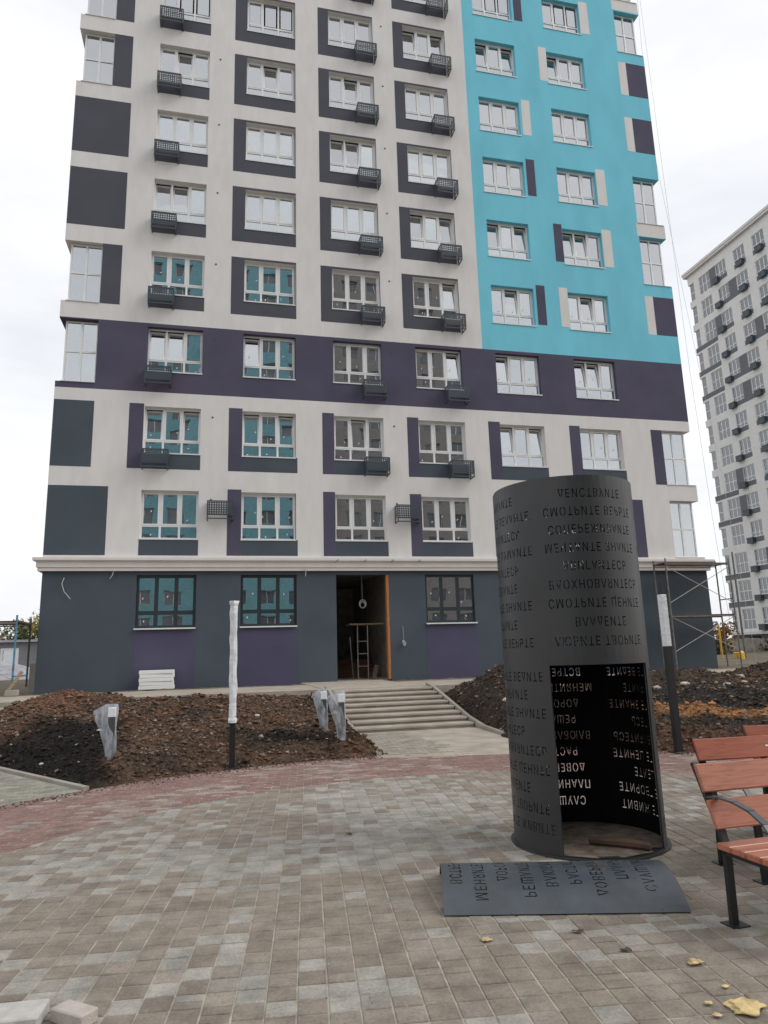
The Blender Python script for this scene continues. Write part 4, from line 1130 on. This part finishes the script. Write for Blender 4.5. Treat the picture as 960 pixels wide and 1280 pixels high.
def bollard(x, y, z, h, label, flare, seed, lean=0):
    t = empty('bollard_light', (x, y, z), R(lean), label=label, cat='bollard light', group='bagged bollard lights in the soil')
    b = MB(); b.cbox(-.05, -.05, -.05, .05, .05, h-.14, .006); b.obj('post', MT['strut'], t)
    b = MB(); b.cbox(-.055, -.055, h-.137, .055, .055, h, .006); b.obj('white_head', MT['label_white'], t)
    b = MB(); n = 16; zs = [0.02+(h+.03)*i/14 for i in range(15)]
    rr = random.Random(seed)
    for i, zz in enumerate(zs):
        q = zz/h
        for k in range(n):
            a = 2*math.pi*k/n; cx_ = -flare*sm(.25, 1, q)*.5
            rx = .075+flare*.5*sm(.25, 1.0, q); ry = .075-.03*sm(.3, 1, q)
            if q < .12: rx = ry = .06+.02*rr.random()
            j = 1+.16*noise.noise(Vector((math.cos(a)*3, math.sin(a)*3, zz*4+seed)))
            b.v.append((cx_+rx*math.cos(a)*j, ry*math.sin(a)*j, zz-(.09*max(0, -math.cos(a)) if i > 12 else 0)))
    for i in range(14):
        for k in range(n): b.f.append((i*n+k, i*n+(k+1) % n, (i+1)*n+(k+1) % n, (i+1)*n+k)); b.mi.append(0)
    b.obj('plastic_bag', MT['bag'], t, smooth=True)
    return t
bollard(-1.50, 11.40, 0.02, .93, 'bagged bollard light standing alone at the left kerb of the soil', .19, 1)
bollard(2.05, 11.95, .05, .93, 'right of the two bagged bollard lights beside the steps', .16, 5)
bollard(1.93, 13.15, .10, .87, 'left of the two bagged bollard lights beside the steps', .13, 9)
bollard(9.05, 9.45, .10, .66, 'bagged bollard light at the right edge behind the benches', .02, 13)
b = MB(); 
bm = bmesh.new(); bmesh.ops.create_icosphere(bm, subdivisions=2, radius=.09)
for v in bm.verts: v.co *= 1+.4*noise.noise(v.co*25); v.co.z *= .7
me = bpy.data.meshes.new('plastic_scrap'); bm.to_mesh(me); bm.free()
link('plastic_scrap', me, MT['film'], loc=(1.80, 12.1, .2), label='crumpled white plastic scrap on the soil between the two bollard lights', cat='plastic scrap')

# ================================================================== THINGS ON THE PAVING
def blob(x, y, s, seed, label):
    bm = bmesh.new(); bmesh.ops.create_icosphere(bm, subdivisions=3, radius=1)
    for v in bm.verts:
        k = 1+.75*noise.noise(v.co*1.5+Vector((seed, 0, 0)))+.25*noise.noise(v.co*5+Vector((seed, 0, 0))); v.co = Vector((v.co.x*1.35*k, v.co.y*k, max(-.12, v.co.z*.2*k)))*s
    me = bpy.data.meshes.new('foam_scrap'); bm.to_mesh(me); bm.free()
    for p in me.polygons: p.use_smooth = True
    o = link('foam_scrap', me, MT['pufoam'], loc=(x, y, .012), label=label, cat='foam scrap', group='yellow foam scraps on the paving')
def GP(px, py, z=0):
    d = rt*((px-480)/F_PX) - up*((py-640)/F_PX) + fwd; t = (z-1.6)/d.z; return d*t
for px, py, s, lb in ((932, 1262, .075, 'largest lump of yellow foam, at the bottom right corner of the paving'), (870, 1205, .038, 'yellow foam lump on the paving below the bench foot'), (907, 1236, .016, 'small foam crumb between the two larger yellow lumps'),
                      (886, 1257, .018, 'foam crumb just left of the largest yellow lump'), (897, 1272, .018, 'foam crumb by the bottom edge beside the largest yellow lump'), (608, 1177, .028, 'flat yellow foam scrap in front of the fallen steel panel')):
    p = GP(px, py); blob(p.x, p.y, s*.78, px, lb)
for px, py, lb in ((722, 1166, 'brown dead leaf in front of the fallen panel, left one'), (782, 1189, 'brown dead leaf in front of the fallen panel, right one'), (436, 1043, 'dark leaf on the grey paving in mid plaza')):
    p = GP(px, py); b = MB(); n_ = 10; b.v = [(0, 0, .01)]+[((.032+.012*math.sin(3*a))*math.cos(a), .018*math.sin(a), .006+.008*math.sin(2*a)) for a in [2*math.pi*i/n_ for i in range(n_)]]
    b.f = [(0, 1+i, 1+(i+1) % n_) for i in range(n_)]; b.mi = [0]*n_
    o = b.obj('dead_leaf', MT['rust'], loc=(p.x, p.y, .004), label=lb, cat='leaf'); o.rotation_euler = (0, 0, px)
MT['slab'] = mat('loose_pale_paver', (.50, .48, .45), noise_amt=.12, nscale=14, rough=.9, bump=.5, bscale=120)
MT['slabp'] = mat('loose_pink_paver', (.48, .42, .38), noise_amt=.12, nscale=14, rough=.9, bump=.5, bscale=120)
p = GP(63, 1247, .06)
b = MB(); b.cbox(-.28, -.19, 0, 0, 0, .058, .006); o = b.obj('loose_paver', MT['slab'], loc=(p.x, p.y, .002), label='pale grey loose paving block at the bottom left corner', cat='paver', group='loose paving blocks'); o.rotation_euler = (0, 0, R(-4))
p = GP(70, 1257, .06)
b = MB(); b.cbox(0, -.2, 0, .1, 0, .06, .006); b.obj('loose_paver', MT['slabp'], loc=(p.x-.02, p.y-.02, .001), label='pinkish loose paving block cut off by the bottom edge', cat='paver', group='loose paving blocks').rotation_euler = (0, 0, R(50))

# ================================================================== SCAFFOLDS
def scaffold(name, xs_, ya, yb, z0, z1, levels, label, m_std, deckz, braces=True, rungs=(.45,)):
    t = empty(name, (xs_[0], ya, z0), label=label, cat='scaffold', group='tube scaffolds by the building')
    O = Vector((xs_[0], ya, z0))
    for i, x in enumerate(xs_):
        for y in (ya, yb):
            b = MB(); b.tube([Vector((x, y, z0))-O, Vector((x, y, z1+.12))-O], .030, 7); b.obj('standard', m_std[0 if len(m_std) == 1 or y == yb else 1], t)
        for z in rungs:
            b = MB(); b.tube([Vector((x, ya, z))-O, Vector((x, yb, z))-O], .02, 6); b.obj('rung', m_std[i % len(m_std)], t)
    for dz in deckz:
        b = MB(); n_ = 4
        for k in range(n_): y = ya+(yb-ya)*k/n_; b = MB(); b.box(xs_[0]-.05-O.x, y-O.y+.01, dz-z0, xs_[-1]+.05-O.x, y+(yb-ya)/n_-O.y-.01, dz-z0+.045); b.obj('deck_board', MT['rust'], t)
        b = MB(); b.tube([Vector((xs_[0], ya-.02, dz-.03))-O, Vector((xs_[-1], ya-.02, dz-.03))-O], .022, 6); b.tube([Vector((xs_[0], yb+.02, dz-.03))-O, Vector((xs_[-1], yb+.02, dz-.03))-O], .022, 6); b.obj('ledger', MT['scafsteel'], t)
    if braces:
        for (za, zb) in levels:
            for y in (ya, yb)[:2 if braces == 2 else 1]:
                b = MB(); b.tube([Vector((xs_[0], y, za))-O, Vector((xs_[-1], y, zb))-O], .013, 6); b.obj('brace', MT['brace'], t)
                b = MB(); b.tube([Vector((xs_[0], y+.03, zb))-O, Vector((xs_[-1], y+.03, za))-O], .013, 6); b.obj('brace', MT['brace'], t)
    return t
scaffold('scaffold_tower', [16.55, 19.35], 23.1, 23.85, .76, 4.78, [(1.4, 2.7), (3.2, 4.6)], 'two-storey steel tube scaffold with X braces at the right end of the slate wall', [MT['scafsteel']], [2.72, 4.70], True, (1.35, 3.35))
scaffold('scaffold_tower', [-8.4, -5.75], 22.6, 24.2, .95, 2.95, [(1.2, 2.6)], 'low blue and black tube scaffold with a dark deck, left of the building', [MT['black'], MT['bluepaint']], [2.86], True, (1.3,))
b = MB(); b.cbox(-.16, -.12, 0, .16, .12, .16, .01); b.obj('brick_block', MT['concrete'], loc=(-5.72, 22.55, .76), label='pale block under the foot of the blue scaffold post', cat='block')
b = MB(); b.box(-.045, -.02, 0, .045, .02, .8, Matrix.Rotation(.55, 4, 'Y')); b.obj('timber_plank', MT['wood'], loc=(-5.9, 22.5, .76), label='pale timber plank leaning beside the blue scaffold post', cat='plank')
b = MB(); b.box(-.2, -.12, 0, .2, .12, .9); b.obj('concrete_post', MT['kerb'], loc=(-6.0, 26.5, .76), label='short pale concrete post behind the left corner of the wall', cat='post')

# ropes down the right corner of the building
for pts, nm in (([(19.3, 23.95, 42.4), (19.24, 24, 32.1), (19.32, 24, 22.5), (19.42, 24, 13.2), (19.62, 24, 6.6), (19.9, 24, .8)], 'thin grey rope hanging close beside the right corner of the building'),
                ([(19.7, 24.3, 42.4), (20.9, 26.6, 27.8), (21.9, 27, 20.1), (22.9, 27, 9), (23.4, 27, .8)], 'faint rope hanging between the two apartment blocks, nearer the first')):
    b = MB(); b.tube(pts, .007, 5); b.obj('hanging_rope', MT['rope'], label=nm, cat='rope')

# ================================================================== RIGHT: SECOND BLOCK, FENCE, GAS PIPE, TREES
XR = 54.8; YF = 66.2; YN = 34.0
b2 = empty('apartment_building', (XR, YF, 1.0), label='second apartment block receding at the right edge, pale with grey strips and air conditioner baskets', cat='building')
B2 = Vector((-XR, -YF, -1.0))
def b2o(b, name, m, parent=None, **k):
    o = link(name, b.mesh(name, (MT[m],)), None, parent or b2, **k)
    if parent is None: o.location = B2
    return o
NR2 = 14; cols2 = [(64.35, 62.55), (61.45, 59.85), (58.6, 56.95), (55.8, 54.15)]
y_ = 54.15-1.2
while y_ > YN+2: cols2.append((y_, y_-1.65)); y_ -= 2.85
def rz(r): return (3.62+3*r, 5.30+3*r)      # r = 0 .. 13
hs = []
for r in range(NR2):
    for i, (ya, yb) in enumerate(cols2): hs.append((yb, ya, rz(r)[0], rz(r)[1]) if i else (yb, ya, rz(r)[0]-.5, rz(r)[1]))
    hs.append((YF-1.0, YF+1, rz(r)[0]-.5, rz(r)[1]))
mpR = lambda u, v, d: (XR+d, u, v)
b = MB(); cellwall(b, [(YN, YF, 2.9, 45.4)], hs, mpR, .2, back=True); b2o(b, 'pale_wall', 'rightwall')
b = MB(); cellwall(b, [(YN, YF, -.6, 2.6)], [(ya-.1, ya+1.5, 1.2, 2.4) for ya in (62.2, 59.0, 56.0, 50, 44)], mpR, .2, back=True); b2o(b, 'ground_floor_wall', 'slate')
b = MB(); b.box(XR-.15, YN, 2.6, XR+.1, YF+.15, 2.9); b2o(b, 'cornice', 'cornice'); b = MB(); b.box(XR-.35, YN, 45.4, XR+.3, YF+.35, 45.65); b.box(XR-.42, YN, 45.652, XR+.3, YF+.42, 45.95); b2o(b, 'roof_cornice', 'cornice')
b = MB(); mpE = lambda u, v, d: (u, YF-d, v)
cellwall(b, [(XR+.201, XR+14, 2.9, 45.4)], [(XR-1, XR+1.4, rz(r)[0]-.5, rz(r)[1]) for r in range(NR2)], mpE, .2, back=True)
b.box(XR+.2, YF-.201, -.6, XR+14, YF-.0, 2.9); b.box(XR+14, YN, -.6, XR+14.2, YF, 45.4); b.box(XR+.2, YN-.2, -.6, XR+14, YN, 45.4); b.box(XR+.2, YN, 45.1, XR+14, YF-.21, 45.38)
b.box(XR+3.5, YN+.1, 2.9, XR+3.6, YF-3.1, 45); b.box(XR+3.6, YF-3.1, 2.9, XR+13.9, YF-3.0, 45)
b2o(b, 'other_walls', 'rightwall')
for r in range(NR2+1):
    b = MB(); b.box(XR+.21, YN+.1, 2.92+3*r-.2, XR+13.9, YF-.21, 2.92+3*r); b2o(b, 'floor_slab', 'inside') if 2.92+3*r < 45 else None
def far_frame(w_, h, n, trans):
    b = MB(); t = .07
    def rb(y0, z0, y1, z1): b.box(.08, y0, z0, .14, y1, z1)
    rb(0, 0, t, h); rb(w_-t, 0, w_, h); rb(t, 0, w_-t, t); rb(t, h-t, w_-t, h)
    for k in range(1, n): rb(w_*k/n-.045, t, w_*k/n+.045, h-t)
    b.box(.081, t, trans-.035, .139, w_-t, trans+.035)
    p = MB(); p.box(.105, t, t, .115, w_-t, h-t)
    return b.mesh('window', (MT['upvc'],)), p.mesh('pane', (MT['glassfar'],))
f3, p3 = far_frame(1.65, 1.68, 3, .45); f4, p4 = far_frame(1.8, 2.18, 3, 1.05); f5, p5 = far_frame(.8, 2.18, 1, 1.05)
p2b = MB(); p2b.box(-.43, 0, -.6, -.01, .85, 0)
bsk = MB(); bsk.box(-.42, 0, -.60, -.01, .85, -.05); bsk.box(-.44, -.01, -.62, -.40, .86, -.56); bsk.box(-.44, -.01, -.05, -.0, .86, -.0); bskm = bsk.mesh('air_conditioner_basket', (MT['basket'],))
grey2 = mat('grey_far_plaster', (.16, .165, .18), noise_amt=.05, rough=.9); MT['grey2'] = grey2
rr = random.Random(5)
for r in range(NR2):
    for i, (ya, yb) in enumerate(cols2):
        z0 = rz(r)[0]-(0 if i else .5)
        full = i == 0 and r in (13, 12, 8, 7, 6, 4, 1, 0)
        o = link('window', (f4 if i == 0 else f3), None, b2); o.location = B2+Vector((XR, yb, z0)); link('pane', p4 if i == 0 else p3, None, o)
        if i: 
            bb = MB(); bb.box(XR-.004, yb-.05, rz(r)[0]-.55, XR-.0005, ya+.05, rz(r)[0]-.01); b2o(bb, 'painted_panel', 'grey2')
            if i in (1, 2, 3) or rr.random() < .6:
                o = link('air_conditioner_basket', bskm, None, b2); o.location = B2+Vector((XR-.005, ya-.5 if i == 1 else yb+.2, rz(r)[0]-.02))
        if i == 0 and r in (11, 10, 9, 5, 4, 2, 1):
            bb = MB(); bb.box(XR-.005, yb-.1, rz(r)[0]-1.08, XR-.0005, YF-.002, rz(r)[0]-.51); b2o(bb, 'painted_panel', 'grey2')
        if (i == 0 and r in (13, 11, 5, 4)) or (i == 1 and r in (12, 8, 9, 2)) or (i == 2 and r in (10, 6)) or (i > 2 and rr.random() < .2):
            bb = MB(); bb.box(XR-.005, cols2[min(i+1, len(cols2)-1)][0]+.02, rz(r)[0]-.55, XR-.0005, yb-.02, rz(r)[1]+.02); b2o(bb, 'painted_panel', 'grey2')
    o = link('corner_window', f5, None, b2); o.location = B2+Vector((XR+.05, YF-.95, rz(r)[0]-.5)); link('pane', p5, None, o)

# pale site wall below the second block and the clutter in front of it
b = MB(); 
for k in range(14): b.box(k*1.6, 0, 0, k*1.6+1.57, .12, 1.9-.06*(k % 2))
b.obj('site_fence', MT['concrete'], loc=(36.0, 50.0, .2), label='pale panel fence below the second apartment block at the right', cat='fence')
gp = empty('gas_pipe', (28.9, 36, .8), label='yellow gas pipe rising by the fence with a grey cross pipe on top', cat='gas pipe')
b = MB(); b.tube([(0, 0, 0), (0, 0, 1.9)], .06, 8); b.obj('riser', MT['yellow'], gp)
b = MB(); b.tube([(-1.6, 0, 1.7), (-.9, 0, 2.15), (-.1, 0, 2.15), (0, 0, 1.9)], .06, 8); b.obj('cross_pipe', MT['brace'], gp)
b = MB(); b.tube([(-1.15, 0, 2.15), (-1.2, 0, 2.6), (-1.35, 0, 3.0)], [.12, .16, .1], 8); b.obj('valve', MT['scafsteel'], gp)
b = MB(); b.tube([(0, 0, 0), (0, 0, .1), (0, 0, .8), (0, 0, .9)], [.2, .28, .28, .2], 12); b.obj('yellow_barrel', MT['yellow'], loc=(28.4, 34, .35), label='small yellow barrel at the foot of the pale fence', cat='barrel')
b = MB(); b.tube([(0, 0, 0), (0, 0, 6.3)], [.07, .05], 8); b.obj('street_pole', MT['scafsteel'], loc=(29.65, 35, .7), label='thin dark pole standing in front of the second apartment block', cat='pole')
for k, (x, y, w_) in enumerate(((20.6, 22.4, 2.2), (22.6, 23.4, 1.6), (24.3, 24.6, 1.9))):
    b = MB(); b.cbox(-w_/2, -.35, 0, w_/2, .35, .10, .01, Matrix.Rotation(R(4*k-3), 4, 'Z')); b.obj('board_pile', (MT['wood'], MT['foam'], MT['wood'])[k], loc=(x, y, .72), label=('pile of brown boards on the ground by the scaffold', 'white sheet lying beyond the scaffold', 'brown boards lying farthest beyond the scaffold')[k], cat='boards')

# ------------------------------------------------------------------ trees
def leaf_mat(name, c1, c2):
    m = bpy.data.materials.new(name); m.use_nodes = True; t = m.node_tree; n = t.nodes; b = n['Principled BSDF']
    at = n.new('ShaderNodeAttribute'); at.attribute_name = 'tint'
    t.links.new(at.outputs['Color'], b.inputs['Base Color']); b.inputs['Roughness'].default_value = .8; b.inputs['Specular IOR Level'].default_value = .2
    return m
MT['leaf'] = leaf_mat('leaf', None, None)
def tree(x, y, z, h, r_, c1, label, n=900, group='trees far behind the building site', leaf=.16):
    t = empty('tree', (x, y, z), label=label, cat='tree', group=group)
    b = MB(); b.tube([(0, 0, 0), (.05*h*.1, 0, h*.3), (0, .05, h*.6), (0, 0, h*.9)], [.05*h*.5, .04*h*.5, .02*h*.5, .01], 7)
    for k in range(6):
        a = k*1.1; b.tube([(0, 0, h*(.25+.08*k)), (r_*.5*math.cos(a), r_*.5*math.sin(a), h*(.42+.08*k))], [.015*h*.5, .005], 5)
    b.obj('trunk', MT['bark'], t)
    b = MB(); cols = []; cl = []
    for k in range(16):
        a = rnd.uniform(0, 6.28); q = rnd.uniform(.1, .8); cl.append((Vector((r_*q*math.cos(a), r_*q*math.sin(a), h*rnd.uniform(.25, .92))), r_*rnd.uniform(.22, .5), rnd.uniform(.6, 1.35)))
    for _ in range(n):
        c_, cr, tone = rnd.choice(cl); d = Vector((rnd.gauss(0, 1), rnd.gauss(0, 1), rnd.gauss(0, .8))).normalized()*cr*rnd.uniform(.5, 1.05)
        p = c_+d; s_ = leaf*rnd.uniform(.5, 1.3); a = Vector((rnd.gauss(0,1), rnd.gauss(0,1), rnd.gauss(0,1))).normalized(); u_ = a.orthogonal().normalized()*s_; v_ = a.cross(u_)
        b.add([p-u_, p+v_*.6, p+u_, p-v_*.6], [(0,1,2,3)]); k = tone*rnd.uniform(.7, 1.3); cols.append((c1[0]*k, c1[1]*k, c1[2]*k, 1))
    link('crown', b.mesh('crown', (MT['leaf'],), cols=cols), None, t)
for i in range(9):
    x = -35+i*2.9+rnd.uniform(-.6, .6)
    tree(x, 82+rnd.uniform(-3, 5), .9, rnd.uniform(4.8, 6.4), 3.2, ((.22, .20, .06), (.17, .15, .08), (.12, .14, .06))[i % 3], ('yellow-green', 'brownish', 'dark green')[i % 3]+' tree, '+ORDS[i]+' from the left in the far row beyond the low grey house', n=4200)
tree(38.0, 47, .4, 2.9, 1.6, (.30, .14, .04), 'small orange autumn tree by the gas pipe', 900, 'shrubs by the pale fence', .12)
tree(34.5, 43.5, .2, 1.7, 1.0, (.05, .06, .03), 'dark shrub in front of the pale fence', 500, 'shrubs by the pale fence', .1)
tree(44.0, 48.5, .4, 1.8, 1.2, (.09, .07, .03), 'brown bush at the right end of the pale fence', 500, 'shrubs by the pale fence', .1)

# far left: low grey house and heap of gravel
hs_ = empty('low_house', (-19, 60, .9), label='long low grey building with a white-framed window, far left beyond the scaffold', cat='house')
b = MB(); cellwall(b, [(-12, 8, 0, 2.5)], [(2.9, 3.9, .9, 1.9)], lambda u, v, d: (u, d, v), .2, back=True); b.box(-12, .2, 0, -11.8, 6, 2.5); b.box(7.8, .2, 0, 8, 6, 2.5); b.box(-12, 5.8, 0, 8, 6, 2.5); b.obj('wall', MT['housegrey'], hs_)
b = MB(); b.box(-12.3, -.3, 2.502, 8.3, 6.3, 2.68); b.obj('roof', MT['gravel'], hs_)
b = MB(); ring(b, 2.75, .75, 4.05, 2.05, .18, -.05, .1); b.obj('window_frame', MT['upvc'], hs_)
b = MB(); b.box(2.93, .05, .93, 3.87, .06, 1.87); b.obj('pane', MT['glass'], hs_)
b = MB(); n_ = 40
for j in range(n_+1):
    for i in range(n_+1):
        x, y = (i/n_-.5)*16, (j/n_-.5)*10; b.v.append((x, y, 1.5*math.exp(-(x*x/22+y*y/9))+.12*fbm(x, y, .8, 4, 2)-.15))
for j in range(n_):
    for i in range(n_): b.f.append((j*(n_+1)+i, j*(n_+1)+i+1, (j+1)*(n_+1)+i+1, (j+1)*(n_+1)+i)); b.mi.append(0)
b.obj('gravel_heap', MT['gravel'], loc=(-15, 48, .8), smooth=True, kind='stuff', label='pale grey gravel heap in front of the low house')

# ================================================================== BLOCK BEHIND THE CAMERA (seen only mirrored in the glass)
YB = -30.0
b3 = empty('apartment_building', (10, YB, 0), label='turquoise and grey apartment block opposite, seen only mirrored in the window glass', cat='building')
B3 = Vector((-10, -YB, 0)); mp3 = lambda u, v, d: (u, YB-d, v)
H3 = 50.5
hw = []
for k in range(17):
    for i in range(12): hw.append((-9+3.35*i, -7.1+3.35*i, 1.6+3*k, 3.2+3*k))
def o3(b, n, m):
    o = link(n, b.mesh(n, (MT[m],)), None, b3); o.location = B3; return o
b = MB(); cellwall(b, [(-10.5, 10, 4, H3)], hw, mp3, .3); o3(b, 'turquoise_wall', 'turqdull')
b = MB(); cellwall(b, [(10, 32, 4, H3)], hw, mp3, .3); o3(b, 'grey_wall', 'greyrear')
b = MB(); cellwall(b, [(-10.5, 32, -.1, 4)], hw, mp3, .3); o3(b, 'ground_floor_wall', 'beige')
b = MB()
for k in range(17):
    for i in (2, 6, 9): b.box(-9.2+3.35*i, YB, .9+3*k, -6.9+3.35*i, YB+.9, 1.5+3*k) if k else None
o3(b, 'balcony_fronts', 'beige')
b = MB(); b.box(-10.5, YB-.35, 0, 32, YB-.305, H3); o3(b, 'glazing', 'farpane')
b = MB()
for (a, c, e, f_) in hw:
    ym = YB-.25
    b.box(a, ym-.03, e, a+.06, ym, f_); b.box(c-.06, ym-.03, e, c, ym, f_); b.box(a, ym-.03, f_-.06, c, ym, f_); b.box((a+c)/2-.04, ym-.03, e, (a+c)/2+.04, ym, f_)
o3(b, 'window_frames', 'upvc')
b = MB(); b.box(-10.5, YB-14, -.1, 32, YB-.36, H3); o3(b, 'block_body', 'housegrey')
print('objects', len(bpy.data.objects))
